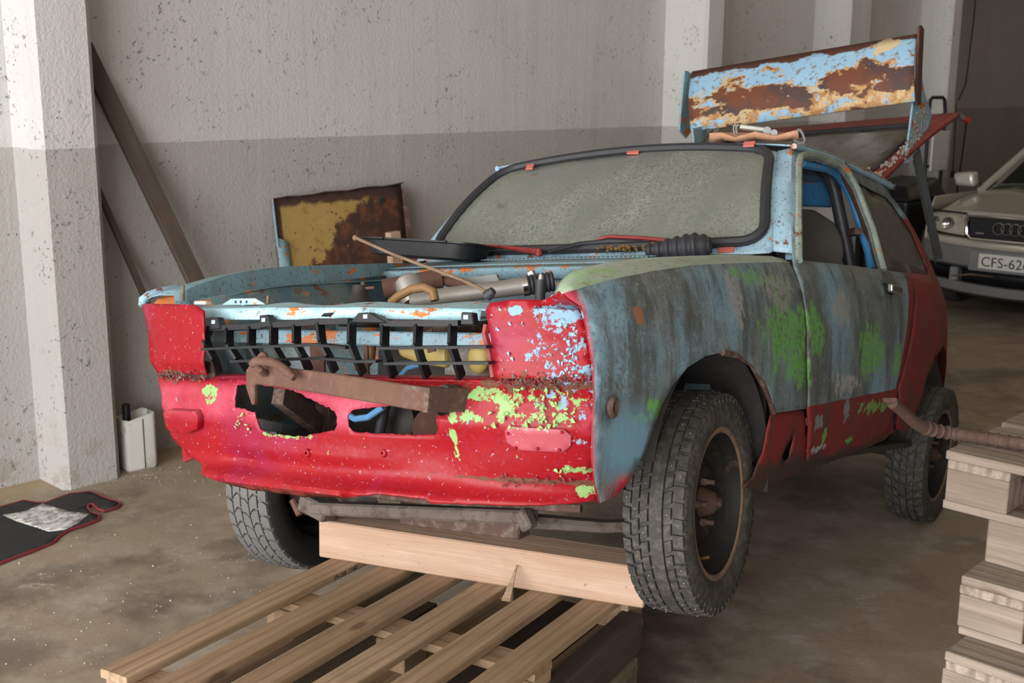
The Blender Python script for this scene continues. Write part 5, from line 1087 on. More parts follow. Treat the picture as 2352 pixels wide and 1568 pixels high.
m.prism(pl, (0, -0.010, 0)); m.build('end_plate', M_COWL, SPO, bevel=0.002)
m = MB(); ys_ = float(lr[1]) - 0.03
pl = [cx_(px, py, y=ys_) for px, py in ((2108, 165), (2117, 172), (2124, 215), (2141, 262), (2133, 290), (2088, 376), (2079, 374), (2090, 300), (2098, 235))]
m.prism(pl, (0, -0.008, 0)); m.build('spoiler_strut', paint_blue('strut_blue_paint', (0.22, 0.42, 0.58), (0.32, 0.54, 0.70), 0.5, 0.1, 0.4), SPO)
m = MB(); rn = random.Random(6)
for i in range(150):
    t = rn.random(); px = 2120 - 38 * t + rn.gauss(0, 7); py = 255 + 115 * t + rn.uniform(-10, 10); q = cx_(px, py, y=ys_ + 0.002); m.sphere(q, rn.uniform(0.004, 0.011), 5, 3, (1, 0.4, 1))
o = m.build('lichen', flat('grey_lichen', (0.30, 0.28, 0.24), 0.95, 0, 0.6, 60), SPO); o['kind'] = 'stuff'
m = MB()
for i in range(90):
    v = 0.05 + 0.5 * rn.random(); m.sphere(TG(0.96 + rn.uniform(-0.05, 0.03), v, 0.012), rn.uniform(0.003, 0.008), 5, 3)
o = m.build('leaf_litter', flat('pale_leaf_litter', (0.30, 0.27, 0.23), 0.95, 0, 0.6, 60), CAR); o['kind'] = 'stuff'
m = MB(); pl = [cx_(px, py, y=float(ll[1]) + 0.05) for px, py in ((1588, 296), (1618, 288), (1624, 328), (1592, 330))]; m.prism(pl, (0, 0.008, 0)); m.build('spoiler_strut', M_COWL, SPO)
MB().tube([cx_(1636, 300, x=-2.45), cx_(1610, 330, x=-2.3)], 0.006, 6).build('stay_wire', M_RUSTDARK, SPO)
# ================================================================ loose things on and around the car
def on_car(name, loc=(0, 0, 0), R=None):
    e = empty(name, mat=CARM @ Matrix.Translation(loc) @ (R or Matrix.Identity(4))); return e
# black plastic tray lying over the far end of the cowl
TR_ = on_car('plastic_tray', (-0.30, -0.47, 0.600), Matrix.Rotation(math.radians(-4), 4, 'X') @ Matrix.Rotation(math.radians(6), 4, 'Z'))
tag(TR_, 'black oblong plastic filter tray lying over the far end of the scuttle', 'tray')
def rr2(hx, hy, r, n=5):
    out = []
    for sx, sy, st in ((1, 1, 0), (-1, 1, 90), (-1, -1, 180), (1, -1, 270)):
        for i in range(n + 1):
            t = math.radians(st + 90 * i / n); out.append((sx * (hx - r) + r * math.cos(t), sy * (hy - r) + r * math.sin(t)))
    return out
m = MB(); rows = []
for hx, hy, z in ((0.088, 0.200, 0.0), (0.096, 0.212, 0.044), (0.110, 0.228, 0.046), (0.110, 0.228, 0.052), (0.092, 0.208, 0.052), (0.086, 0.198, 0.006)): rows.append([(x, y, z) for x, y in rr2(hx, hy, 0.07)] + [(rr2(hx, hy, 0.07)[0][0], rr2(hx, hy, 0.07)[0][1], z)])
m.sheet(rows); n_ = len(rows[0]) - 1; m.add(rows[0][:-1], [tuple(range(n_))]); m.add(rows[-1][:-1], [tuple(range(n_))]); m.build('tray_body', M_BLACK, TR_, smooth=True)
for a in (-1, 1): MB().box((0.10, a * 0.12, 0.049), (0.03, 0.03, 0.008)).build('clip_lug', M_BLACK, TR_, bevel=0.002)
# ribbed rubber boot on the scuttle
q0, q1 = cx_(1484, 590, x=-0.36), cx_(1632, 577, x=-0.40)
BT = on_car('rubber_bellows', q0); tag(BT, 'black ribbed rubber bellows lying below the windscreen', 'bellows')
d_ = Vector(q1 - q0); L_ = d_.length; Mz = d_.to_track_quat('Z', 'Y').to_matrix().to_4x4(); rib = []
for i in range(29):
    t = i / 28; rib.append((max(0.006, (0.018 + 0.020 * min(1, t * 1.5)) * (1 if t < 0.8 else 1 - (t - 0.8) * 1.5) + (0.004 if i % 4 in (1, 2) else -0.002)), L_ * t))
MB().lathe([(0, 0)] + rib + [(0, L_)], Matrix.Translation((0, 0, 0.018)) @ Mz, 20).build('bellows_sleeve', M_RUBBER, BT, smooth=True)
# ratchet strap on the roof
M_WEB = flat('orange_webbing', (0.46, 0.24, 0.14), 0.85, 0, 0.3, 40, 0.3)
ST = on_car('ratchet_strap', (-1.06, 0.2, 1.06)); tag(ST, 'faded orange ratchet strap bundled on the car roof', 'strap')
so = np.array([-1.06, 0.2, 1.06]); X_S = -1.06
bot = [(1630, 324), (1660, 322), (1695, 323), (1735, 321), (1780, 321), (1812, 322), (1836, 319)]; topp = [(1629, 305), (1658, 303), (1688, 314), (1735, 301), (1782, 311), (1808, 303), (1834, 297)]
dx = [0.0, 0.03, 0.0, 0.04, 0.0, 0.03, 0.01]
m = MB(); m.sheet([[cx_(*p, x=X_S - dd) - so for p, dd in zip(bot, dx)], [cx_(*p, x=X_S + 0.01 - dd * 0.3) - so for p, dd in zip(topp, dx)]]); m.build('webbing', M_WEB, ST, smooth=True, solid=0.006)
m = MB(); m.sheet([[cx_(px, 322, x=X_S - 0.05) - so for px in (1640, 1700, 1760, 1815)], [cx_(px, 306, x=X_S - 0.06) - so for px in (1640, 1700, 1760, 1815)]]); m.build('webbing_fold', M_WEB, ST, smooth=True, solid=0.006)
m = MB(); a, b = cx_(1702, 292, x=X_S - 0.02) - so, cx_(1764, 300, x=X_S - 0.02) - so
m.bar(a, b, 0.035, 0.018); m.build('ratchet_body', M_ALU, ST, bevel=0.004)
m = MB(); m.cyl(cx_(1762, 300, x=X_S) - so, cx_(1762, 300, x=X_S - 0.05) - so, 0.014, n=14); m.build('ratchet_wheel', M_STEEL, ST, smooth=True)
MB().cyl(cx_(1778, 305, x=X_S + 0.005) - so, cx_(1778, 305, x=X_S - 0.045) - so, 0.012, n=14).build('ratchet_spindle', M_STEEL, ST, smooth=True)
for px in (1686, 1692): MB().tube([cx_(px + 6, 287, x=X_S) - so, cx_(px, 290, x=X_S) - so, cx_(px - 1, 300, x=X_S) - so, cx_(px + 3, 308, x=X_S) - so], 0.0035, 6).build('ratchet_wire', M_STEEL, ST, smooth=True)
for dxx, dpy in ((0.0, 0), (-0.012, 2)): MB().tube([cx_(px, py + dpy, x=X_S + 0.02 + dxx) - so for px, py in ((1824, 322), (1836, 328), (1846, 328), (1849, 322), (1843, 305), (1838, 298), (1832, 298))], 0.0042, 8).build('strap_hook', M_STEEL, ST, smooth=True)
# slotted angle propping the tailgate
tp = cx_(2092, 330, y=0.47); bt = cx_(2150, 600, y=0.47)
PR = on_car('slotted_angle', bt); tag(PR, 'grey slotted steel angle propping the tailgate open', 'steel angle')
M_ANG = flat('grey_slotted_steel', (0.16, 0.165, 0.175), 0.5, 0.5, 0.3, 8)
dv = Vector(tp - bt); nsl = 13; Ls = dv.length; u_ = dv.normalized(); sx = Vector((1, 0, 0)); sx = (sx - u_ * sx.dot(u_)).normalized()
def ang(t, w): return tuple(u_ * t + sx * w)
outl = [(0, -0.018), (Ls, -0.018), (Ls, 0.018), (0, 0.018)]; hs = [[(Ls * (i + 0.25) / nsl, -0.006), (Ls * (i + 0.75) / nsl, -0.006), (Ls * (i + 0.75) / nsl, 0.006), (Ls * (i + 0.25) / nsl, 0.006)] for i in range(nsl)]
panel(outl, hs, lambda t, w: ang(t, w), 0.03).build('angle_flange', M_ANG, PR, solid=0.003)
m = MB(); nn = u_.cross(sx); m.sheet([[tuple(u_ * t + sx * -0.018 + nn * w) for t in (0, Ls)] for w in (0, 0.03)]); m.build('angle_web', M_ANG, PR, solid=0.003)

# rusty ribbed bar on the pallet stack
ZT = 0.975 + 0.002
RB = empty('reinforcing_bar', at_z(2300, 1015, ZT)); tag(RB, 'rusty ribbed steel bar with a flattened bent tip lying on the pallet stack', 'steel bar'); ro = np.array(RB.location)
r_b = 0.0165; far = at_z(2352, 1020, ZT + r_b); mid = at_z(2180, 994, ZT + r_b); dd = (far - mid) / np.linalg.norm(far - mid)
path = [mid + dd * 0.95, far, mid]; dep = float((mid - EYE) @ FW)
for px, py, dD in ((2140, 987, -0.02), (2112, 978, -0.045), (2092, 963, -0.07), (2072, 944, -0.10), (2050, 927, -0.13)): path.append(at_depth(px, py, dep + dD))
P_ = [Vector(p - ro) for p in path]
def resample(P, n):
    d = [0]
    for a, b in zip(P, P[1:]): d.append(d[-1] + (b - a).length)
    out = []
    for i in range(n):
        t = d[-1] * i / (n - 1); j = max(k for k in range(len(d) - 1) if d[k] <= t + 1e-9); f = (t - d[j]) / (d[j + 1] - d[j]); out.append(P[j].lerp(P[j + 1], f))
    return out, d[-1]
pp, LT = resample(P_, 520)
for _ in range(60): pp = [pp[0]] + [(pp[i - 1] + pp[i] * 2 + pp[i + 1]) / 4 for i in range(1, len(pp) - 1)] + [pp[-1]]
m = MB(); m.tube(pp, [(r_b * (0.90 + 0.20 * max(0.0, math.sin(i * 0.62)) ** 2) if i < 455 else r_b * (0.92 - (i - 455) * 0.003)) for i in range(520)], 12); m.build('bar_shaft', M_RUSTBAR, RB, smooth=True)
tp_ = pp[-1]; tv = (pp[-1] - pp[-30]).normalized(); sd_ = Vector(RT); upv = tv.cross(sd_).normalized()
m = MB(); m.prism([tp_ - tv * 0.03 + sd_ * 0.012, tp_ - tv * 0.03 - sd_ * 0.012, tp_ + tv * 0.012 - sd_ * 0.017, tp_ + tv * 0.012 + sd_ * 0.017], upv * 0.012); m.build('flattened_tip', M_RUSTBAR, RB, bevel=0.002)

# white cut-open canister by the pillar
M_CAN = NM('dirty_white_plastic', 0.5); c = M_CAN.mix(M_CAN.noise(6, 5, 0.6), (0.50, 0.50, 0.46), (0.66, 0.66, 0.62)); c = M_CAN.mix(M_CAN.math('MULTIPLY', M_CAN.thr(M_CAN.noise(9, 6, 0.7), 0.55, 0.68), 0.7), c, (0.28, 0.23, 0.14)); M_CAN.col(c); M_CAN = M_CAN.m
cp = at_z(318, 1072, 0); CN = empty('canister', cp); CN.rotation_euler.z = math.radians(40); tag(CN, 'dirty white cut-open plastic canister beside the concrete pillar', 'canister')
m = MB(); lo = rr2(0.078, 0.060, 0.022, 3); rows = [[(x * 0.95, y * 0.95, 0.0) for x, y in lo], [(x, y, 0.015) for x, y in lo], [(x, y, 0.20) for x, y in lo], [(x, y, 0.262 + x * 0.25 + 0.012 * math.sin(x * 60)) for x, y in lo]]
rows = [r + [r[0]] for r in rows]; m.sheet(rows); m.add(rows[0][:-1], [tuple(range(len(lo)))]); m.build('canister_shell', M_CAN, CN, smooth=True, solid=0.004)
MB().box((0.01, -0.061, 0.13), (0.003, 0.004, 0.24)).build('mould_seam', M_INK, CN)
o = MB().cyl((0, 0, 0), (0.004, 0.0, 0.315), 0.020, 0.019, 14).build('black_tube', M_BLACK, smooth=True); pt = at_plane(288, 960, cp, np.array([0, 1.0, 0])); o.location = (Matrix.Translation(cp) @ Matrix.Rotation(math.radians(40), 4, 'Z')) @ Vector((-0.047, -0.005, 0.006)); tag(o, 'short black tube standing in the cut-open white canister', 'tube')
# car floor mat
MT = empty('floor_mat', at_z(100, 1210, 0)); tag(MT, 'black car floor mat with red edging and a worn white patch on the floor', 'mat'); mo = np.array(MT.location)
mat_px = [(0, 1163), (55, 1147), (85, 1152), (105, 1152), (160, 1133), (205, 1126), (218, 1129), (245, 1142), (270, 1150), (277, 1155), (268, 1163), (240, 1172), (225, 1168), (214, 1157), (204, 1157), (202, 1166), (210, 1176), (229, 1182), (226, 1191), (190, 1205), (160, 1213), (135, 1228), (125, 1240), (90, 1256), (40, 1275), (0, 1290), (-70, 1318), (-190, 1330), (-200, 1210), (-60, 1172)]
mp = [tuple((at_z(px, py, 0.012) - mo)[:2]) for px, py in mat_px]
k = NM('black_mat_rubber', 0.85); c = k.mix(k.noise(30, 4), (0.012, 0.012, 0.013), (0.026, 0.025, 0.025)); c = k.mix(k.math('MULTIPLY', k.thr(k.noise(60, 5, 0.7, k.map((1, 3, 1))), 0.68, 0.72), 0.8), c, (0.30, 0.27, 0.22)); k.col(c); k.bump(k.noise(120, 3), 0.4, 0.003); M_MAT = k.m
wave_ = lambda x, y: 0.006 + 0.004 * math.sin(x * 14) * math.sin(y * 11)
panel(mp, [], lambda x, y: (x, y, wave_(x, y)), 0.04).build('mat_body', M_MAT, MT, smooth=True, solid=0.005)
MB().tube([(x, y, wave_(x, y) + 0.001) for x, y in densify(mp, 0.03)], 0.0065, 6, closed=True).build('mat_edging', flat('dark_red_edging', (0.20, 0.025, 0.028), 0.8, 0, 0.3, 30), MT, smooth=True)
pp2 = [tuple((at_z(px, py, 0.014) - mo)[:2]) for px, py in [(6, 1181), (60, 1170), (97, 1154), (130, 1164), (160, 1175), (208, 1180), (180, 1200), (148, 1214), (110, 1218), (60, 1203)]]
k = NM('worn_white_patch', 0.85); f = k.noise(34, 5, 0.7); c = k.mix(k.thr(f, 0.42, 0.58), (0.26, 0.25, 0.24), (0.66, 0.66, 0.66)); c = k.mix(k.thr(k.noise(10, 5, 0.7), 0.60, 0.68), c, (0.22, 0.11, 0.06)); k.col(c); k.bump(f, 0.5, 0.004)
panel(pp2, [], lambda x, y: (x, y, wave_(x, y) + 0.0068), 0.03, 0.002).build('heel_patch', k.m, MT, smooth=True, solid=0.0015)

# planks leaning on the long wall
def lean(name, pxs, w, t, d0, d1, mat, label, cat):
    (ax_, ay_), (bx_, by_) = pxs; a = at_wall(ax_, ay_, WD + d0); b = at_wall(bx_, by_, WD + d1); v = b - a; k_ = (-b[2]) / v[2]; foot = b + v * k_
    foot = foot + WN * (d1 - d0) * 0.5; Lp = np.linalg.norm(a - foot); xd = Vector(a - foot).normalized(); yd = Vector(WN); o = MB().box((0, 0, 0), (Lp, t, w)).build(name, mat, bevel=0.003)
    zz = xd.cross(yd).normalized(); foot = Vector(foot) + Vector((0, 0, abs(zz.z) * w / 2 + abs(yd.z) * t / 2 + 0.004)); o.matrix_world = basis((Vector(a) + foot) / 2, xd, yd); return tag(o, label, cat)
lean('plank', ((190, 110), (444, 655)), 0.085, 0.035, 0.035, 0.16, M_DARKPLANK, 'long dark weathered plank leaning against the concrete wall', 'plank')
lean('batten', ((222, 430), (330, 685)), 0.028, 0.025, 0.035, 0.10, M_DARKPLANK, 'thin dark batten leaning against the wall below the long plank', 'batten')

# rusted bonnet panel leaning on the wall
k = NM('rusted_yellow_paint', 0.65); X = k.xyz(); nz = k.noise(22, 6, 0.7)
c = k.mix(k.noise(8, 5), (0.33, 0.21, 0.06), (0.44, 0.31, 0.10)); c = k.mix(k.math('MULTIPLY', k.thr(nz, 0.55, 0.64), 0.6), c, (0.22, 0.12, 0.04))
dia = k.math('ADD', k.math('ADD', k.math('MULTIPLY', X[0], 0.62), k.math('MULTIPLY', X[2], -0.80)), 0.0)
dk = k.thr(k.math('ADD', dia, k.math('MULTIPLY', k.math('SUBTRACT', k.noise(5, 6, 0.7), 0.5), 0.45)), -0.60, -0.57)
rc = k.mix(k.thr(k.noise(9, 6, 0.7), 0.46, 0.62), (0.055, 0.028, 0.020), (0.17, 0.062, 0.026))
ye = k.math('MULTIPLY', k.thr(k.noise(4.5, 6, 0.72, k.map(loc=(4, 2, 9))), 0.60, 0.62), 1.0)
c = k.mix(k.math('MULTIPLY', dk, k.math('SUBTRACT', 1.0, ye)), c, rc)
sp = k.math('MULTIPLY', k.thr(k.vor(26), 0.22, 0.12), k.thr(k.noise(6, 3), 0.48, 0.6)); c = k.mix(k.math('MULTIPLY', sp, 0.9), c, (0.08, 0.035, 0.02))
tp2 = k.thr(k.math('ADD', X[2], k.math('MULTIPLY', k.noise(7, 5, 0.7), 0.12)), 1.245, 1.265); c = k.mix(tp2, c, (0.065, 0.03, 0.022))
c = k.mix(k.thr(X[0], 0.055, 0.045), c, (0.07, 0.032, 0.022))
k.col(c); k.bump(nz, 0.3, 0.004); M_BON = k.m
b0 = at_wall(622, 457, WD + 0.10); b1 = at_wall(922, 426, WD + 0.10); wdt = np.linalg.norm(b1 - b0); hz = float(b0[2]); org_ = np.array([b0[0], b0[1], 0.0]) + WN * 0.16
zax = np.array([b0[0], b0[1], hz]) - org_; zl_ = np.linalg.norm(zax); BM = basis(org_, (b1 - b0) * np.array([1, 1, 0]), np.cross(zax, b1 - b0))
BN = empty('car_bonnet', mat=BM); tag(BN, 'rusted yellow and brown car bonnet standing against the concrete wall', 'bonnet')
BI_ = BM.inverted(); wl = float(np.linalg.norm((b1 - b0)[:2]))
def bo(x, z, y=0.0): return (x, y, z)
tz = lambda x: zl_ + 0.03 * (x / wl) + 0.004 * math.sin(x * 23)
outl = [(0, 0.0), (wl, 0.0)] + [(x, tz(x)) for x in np.linspace(wl, 0, 9)]
SG = 1.0 if (BI_.to_3x3() @ Vector(WN)).y > 0 else -1.0
panel(outl, [], lambda x, z: (x, SG * 0.008 * math.sin(math.pi * x / wl), z), 0.06).build('bonnet_skin', M_BON, BN, smooth=True, solid=0.004)
m = MB(); m.sheet([[(x, 0, tz(x)) for x in np.linspace(0, wl, 12)], [(x, SG * 0.03, tz(x) + 0.004) for x in np.linspace(0, wl, 12)]]); m.build('bonnet_lip', M_RUSTDARK, BN, smooth=True, solid=0.004)
m = MB(); m.sheet([[(-0.006, SG * 0.02, z) for z in (0, zl_ * 0.55, zl_ * 0.84)], [(0.05, SG * 0.03, z) for z in (0, zl_ * 0.55, zl_ * 0.82)], [(0.075, SG * 0.012, z) for z in (0, zl_ * 0.55, zl_ * 0.80)]]); m.build('bonnet_flange', M_COWL, BN, smooth=True, solid=0.005)
m = MB(); m.sheet([[(0.0, 0, z) for z in (zl_ * 0.8, zl_)], [(-0.01, SG * 0.03, z) for z in (zl_ * 0.8, zl_)]]); m.build('bonnet_flange', M_COWL, BN, solid=0.004)
m = MB(); m.sheet([[(wl, 0.0, z) for z in (0, zl_)], [(wl + 0.03, SG * 0.012, z) for z in (0, zl_ * 0.99)]]); m.build('bonnet_flange', M_RUSTDARK, BN, solid=0.004)
MB().cyl((wl * 0.82, SG * -0.004, zl_ * 0.955), (wl * 0.82, SG * 0.012, zl_ * 0.955), 0.018, n=14).build('grommet', M_RUBBER, BN, smooth=True)
# pale timber offcut standing in front of the bonnet
p_ = at_wall(912, 530, WD + 0.24); zt_ = float(p_[2]); f_ = np.array([p_[0], p_[1], 0]) + WN * 0.06
o = MB().box((0, 0, zt_ / 2), (0.075, 0.045, zt_)).build('timber_offcut', M_BEAM, bevel=0.003); o.matrix_world = Matrix.Translation(f_) @ Matrix.Rotation(math.atan2(WU[1], WU[0]), 4, 'Z') @ Matrix.Rotation(math.radians(-2), 4, 'X') @ Matrix.Rotation(math.radians(-3), 4, 'Y')
o.location.z += 0.004
tag(o, 'pale square timber standing upright in front of the rusted bonnet', 'timber')

# crumbs of concrete and chips on the floor
m = MB(); rn = random.Random(12)
for i in range(330):
    px, py = (rn.uniform(0, 700), rn.uniform(1080, 1560)) if i % 3 else (rn.gauss(330, 60), rn.gauss(1090, 14))
    p = at_z(px, py, 0); s_ = abs(rn.gauss(0, 0.0016)) + 0.0008; d = float((p - W0) @ WN)
    if d < 0.05 or np.linalg.norm((p - cp)[:2]) < 0.12: continue
    m.sphere((p[0], p[1], s_ * 0.5), s_, 5, 3, (1, rn.uniform(0.5, 1), 0.7))
o = m.build('floor_debris', flat('pale_concrete_crumbs', (0.42, 0.40, 0.36), 0.9, 0, 0.5, 30)); o['kind'] = 'stuff'; tag(o, 'small pale crumbs of concrete and paint scattered on the floor', 'debris')
# ================================================================ silver saloon parked behind
AO = np.array([3.84, 8.98, 0.0]); AF = -WU * 1.0; AL = WN * 1.0          # origin: ground under the number plate; forward, and its left-hand side (right in the photo)
AM = basis(AO, AF, AL)                                                      # x forward, y to its left, z up
AUD = empty('silver_saloon', mat=AM); tag(AUD, 'silver grey saloon car parked at the back of the hall', 'car')
M_SIL = NM('silver_car_paint', 0.30, 0.30); M_SIL.col(M_SIL.mix(M_SIL.noise(3, 3), (0.50, 0.48, 0.42), (0.60, 0.575, 0.51))); M_SIL.set('Coat Weight', 0.6); M_SIL = M_SIL.m
M_GREYP = flat('grey_bumper_plastic', (0.17, 0.175, 0.185), 0.5)
M_CARGL = NM('dark_car_glass', 0.08); M_CARGL.col((0.018, 0.024, 0.018)); M_CARGL.set('Coat Weight', 0.8); M_CARGL = M_CARGL.m
M_LAMP = NM('headlamp_lens', 0.08); M_LAMP.col(M_LAMP.mix(M_LAMP.noise(16, 4, 0.6), (0.20, 0.19, 0.15), (0.66, 0.62, 0.52))); M_LAMP.set('Coat Weight', 1.0); M_LAMP = M_LAMP.m
def ax_f(y): return 0.04 - 0.30 * (abs(y) / 0.88) ** 2.2 - 0.10 * max(0, (abs(y) - 0.7) / 0.18) ** 2       # bumper plan
YS = np.linspace(-0.90, 0.90, 25)
def band(rows, name, mat, **k): return MB().sheet([[(ax_f(y) + dx, y, z + dz * abs(y)) for y in YS] for dx, z, dz in rows]).build(name, mat, AUD, smooth=True, solid=0.01, **k)
band([(-0.05, 0.19, 0.02), (0.0, 0.22, 0.02), (0.01, 0.29, 0.02), (-0.02, 0.30, 0.02)], 'front_spoiler', M_GREYP)
band([(-0.12, 0.29, 0.01), (-0.13, 0.42, 0.01)], 'lower_intake', M_BLACK)
band([(-0.01, 0.41, 0.01), (0.02, 0.44, 0.01), (0.025, 0.56, 0.01), (0.015, 0.585, 0.01)], 'bumper', M_GREYP)
band([(0.014, 0.585, 0.01), (0.0, 0.63, 0.0), (-0.04, 0.655, 0.0)], 'bumper_top', M_SIL)
for yy in (-0.46, 0.46): MB().box((ax_f(yy) - 0.05, yy, 0.35), (0.10, 0.07, 0.12)).build('intake_post', M_GREYP, AUD, bevel=0.01)
m = MB(); m.box((0.052, -0.01, 0.490), (0.012, 0.60, 0.16)); m.build('plate_recess', M_GREYP, AUD, bevel=0.008)
PLT = MB().box((0.064, 0, 0.492), (0.010, 0.455, 0.118)).build('number_plate', flat('white_plate', (0.62, 0.62, 0.60), 0.4, 0, 0.05), AUD, bevel=0.004)
text_mesh('plate_text', 'CFS-626', 0.108, M_INK, PLT, Matrix(((0, 0, 1, 0.0695), (1, 0, 0, -0.208), (0, 1, 0, 0.454), (0, 0, 0, 1))), 0.0008)
m = MB(); m.box((0.03, 0, 0.745), (0.02, 0.66, 0.17)); m.build('grille_back', M_BLACK, AUD)
for i in range(5): MB().bar((0.045, -0.32, 0.68 + i * 0.033), (0.045, 0.32, 0.68 + i * 0.033), 0.02, 0.008).build('grille_bar', M_BLACK, AUD)
gp = [(0.047, y, z) for y, z in [(-0.34 + 0.03, 0.655), (0.34 - 0.03, 0.655), (0.345, 0.69), (0.36, 0.81), (0.34, 0.835), (-0.34, 0.835), (-0.36, 0.81), (-0.345, 0.69)]]
MB().tube(gp, 0.013, 8, closed=True).build('grille_surround', M_CHROME, AUD, smooth=True)
for i in range(4):
    yc = (i - 1.5) * 0.064; MB().tube([(0.062, yc + 0.043 * math.cos(a), 0.752 + 0.043 * math.sin(a)) for a in np.linspace(0, 2 * math.pi, 29)[:-1]], 0.0055, 6, closed=True).build('badge_ring', M_CHROME, AUD, smooth=True)
MB().box((0.058, -0.24, 0.705), (0.006, 0.065, 0.014)).build('grille_badge', M_STEEL, AUD, bevel=0.002)
for sg in (-1, 1):
    hp = [(0.40, 0.665), (0.62, 0.67), (0.80, 0.685), (0.86, 0.72), (0.85, 0.79), (0.66, 0.825), (0.42, 0.832), (0.39, 0.80)]
    hl = panel(hp, [], lambda y, z: (ax_f(y) - 0.02 - (z - 0.66) * 0.25, sg * y, z), 0.04).build('headlamp', M_LAMP, AUD, smooth=True, solid=0.01)
    for yy, rr in ((0.56, 0.052), (0.71, 0.045)):
        MB().lathe([(rr, 0.016), (rr * 0.92, 0.02), (rr * 0.6, 0.008), (0, 0.0)], Matrix.Translation((ax_f(yy) - 0.035, sg * yy, 0.745)) @ Matrix.Rotation(math.pi / 2, 4, 'Y'), 20).build('reflector', M_CHROME, AUD, smooth=True)
    MB().bar((ax_f(0.42) - 0.02, sg * 0.40, 0.84), (ax_f(0.8) - 0.05, sg * 0.84, 0.825), 0.02, 0.012).build('lamp_gap_shade', M_BLACK, AUD)  # black bar standing in for the shade in the gap between bonnet and headlamp
# bonnet, screen, roof, sides
def hood(y, t):
    x = ax_f(y) - 0.05 - t * 1.02 ; z = 0.845 + 0.14 * math.sin(t * 1.45) - 0.10 * (abs(y) / 0.86) ** 3 * (1 - 0.35 * t) + 0.008 * math.exp(-((abs(y) - 0.45) / 0.04) ** 2)
    return (min(x, 0.02) if t > 0 else x, y * (1 - 0.04 * t), z)
MB().sheet([[hood(y, t) for y in np.linspace(-0.86, 0.86, 29)] for t in np.linspace(0, 1, 14)]).build('bonnet', M_SIL, AUD, smooth='all', solid=0.01)
MB().sheet([[(-1.00 - t * 0.85 - 0.12 * (abs(y) / 0.7) ** 2 * (1 - t * 0.4), y * (1 - 0.22 * t), 0.985 + 0.43 * t - 0.05 * (abs(y) / 0.7) ** 2) for y in np.linspace(-0.70, 0.70, 15)] for t in np.linspace(0, 1, 9)]).build('windscreen', M_CARGL, AUD, smooth='all', solid=0.006)
for sg in (-1, 1):
    MB().tube([(-1.12 - t * 0.83, sg * (0.735 - 0.16 * t), 0.935 + 0.43 * t) for t in np.linspace(0, 1, 8)], 0.035, 8).build('windscreen_pillar', M_SIL, AUD, smooth=True)
    MB().sheet([[(x, sg * (0.90 - 0.05 * (z > 0.8) - (0.10 if x > -0.25 else 0)), z) for x in (-0.22, -0.45, -1.2, -3.6)] for z in (0.22, 0.5, 0.75, 0.92)]).build('body_side', M_SIL, AUD, smooth=True, solid=0.01)
    MB().sheet([[(-1.25, sg * 0.80, 0.93), (-3.2, sg * 0.80, 0.95)], [(-1.95, sg * 0.60, 1.36), (-2.8, sg * 0.60, 1.36)]]).build('side_windows', M_CARGL, AUD, solid=0.006)
    mi = MB(); mi.add([(-1.10 + dx, sg * (0.87 + dy), 1.03 + dz) for dx, dy, dz in ((0.05, -0.10, -0.06), (0.05, 0.07, -0.06), (0.05, 0.10, 0.04), (0.05, -0.08, 0.065), (-0.06, -0.11, -0.07), (-0.06, 0.09, -0.07), (-0.06, 0.12, 0.05), (-0.06, -0.09, 0.075))], [(0, 1, 2, 3), (7, 6, 5, 4), (0, 4, 5, 1), (1, 5, 6, 2), (2, 6, 7, 3), (3, 7, 4, 0)]); o = mi.build('door_mirror', M_SIL, AUD, smooth=True, bevel=0.03, seg=3)
    MB().bar((-1.14, sg * 0.74, 0.975), (-1.12, sg * 0.82, 0.985), 0.06, 0.03).build('mirror_arm', M_BLACK, AUD, bevel=0.008)
    for xx in (-0.80, -3.4):
        MB().lathe([(0.19, -0.08), (0.29, -0.10), (0.315, -0.08), (0.315, 0.08), (0.29, 0.10), (0.19, 0.09), (0, 0.07)], Matrix.Translation((xx, sg * 0.77, 0.316)) @ Matrix.Rotation(sg * -math.pi / 2, 4, 'X'), 28).build('tyre', M_TYRE, AUD, smooth=True)
MB().sheet([[(-1.86, y, 1.40 - 0.04 * (abs(y) / 0.58) ** 2) for y in np.linspace(-0.58, 0.58, 9)], [(-2.4, y, 1.445 - 0.05 * (abs(y) / 0.58) ** 2) for y in np.linspace(-0.58, 0.58, 9)], [(-3.0, y, 1.39 - 0.05 * (abs(y) / 0.58) ** 2) for y in np.linspace(-0.58, 0.58, 9)]]).build('roof', M_SIL, AUD, smooth='all', solid=0.01)
MB().sheet([[(-3.0, y, 1.38) for y in (-0.55, 0, 0.55)], [(-3.55, y, 1.02) for y in (-0.65, 0, 0.65)], [(-4.5, y, 0.98) for y in (-0.7, 0, 0.7)], [(-4.55, y, 0.3) for y in (-0.75, 0, 0.75)]]).build('rear_body', M_SIL, AUD, smooth=True, solid=0.01)
MB().bar((-1.06, -0.45, 0.985), (-1.10, 0.05, 1.005), 0.02, 0.015).build('wiper', M_BLACK, AUD)
MB().box((-2.2, 0, 0.24), (4.0, 1.5, 0.05)).build('floor_pan', M_UNDER, AUD)

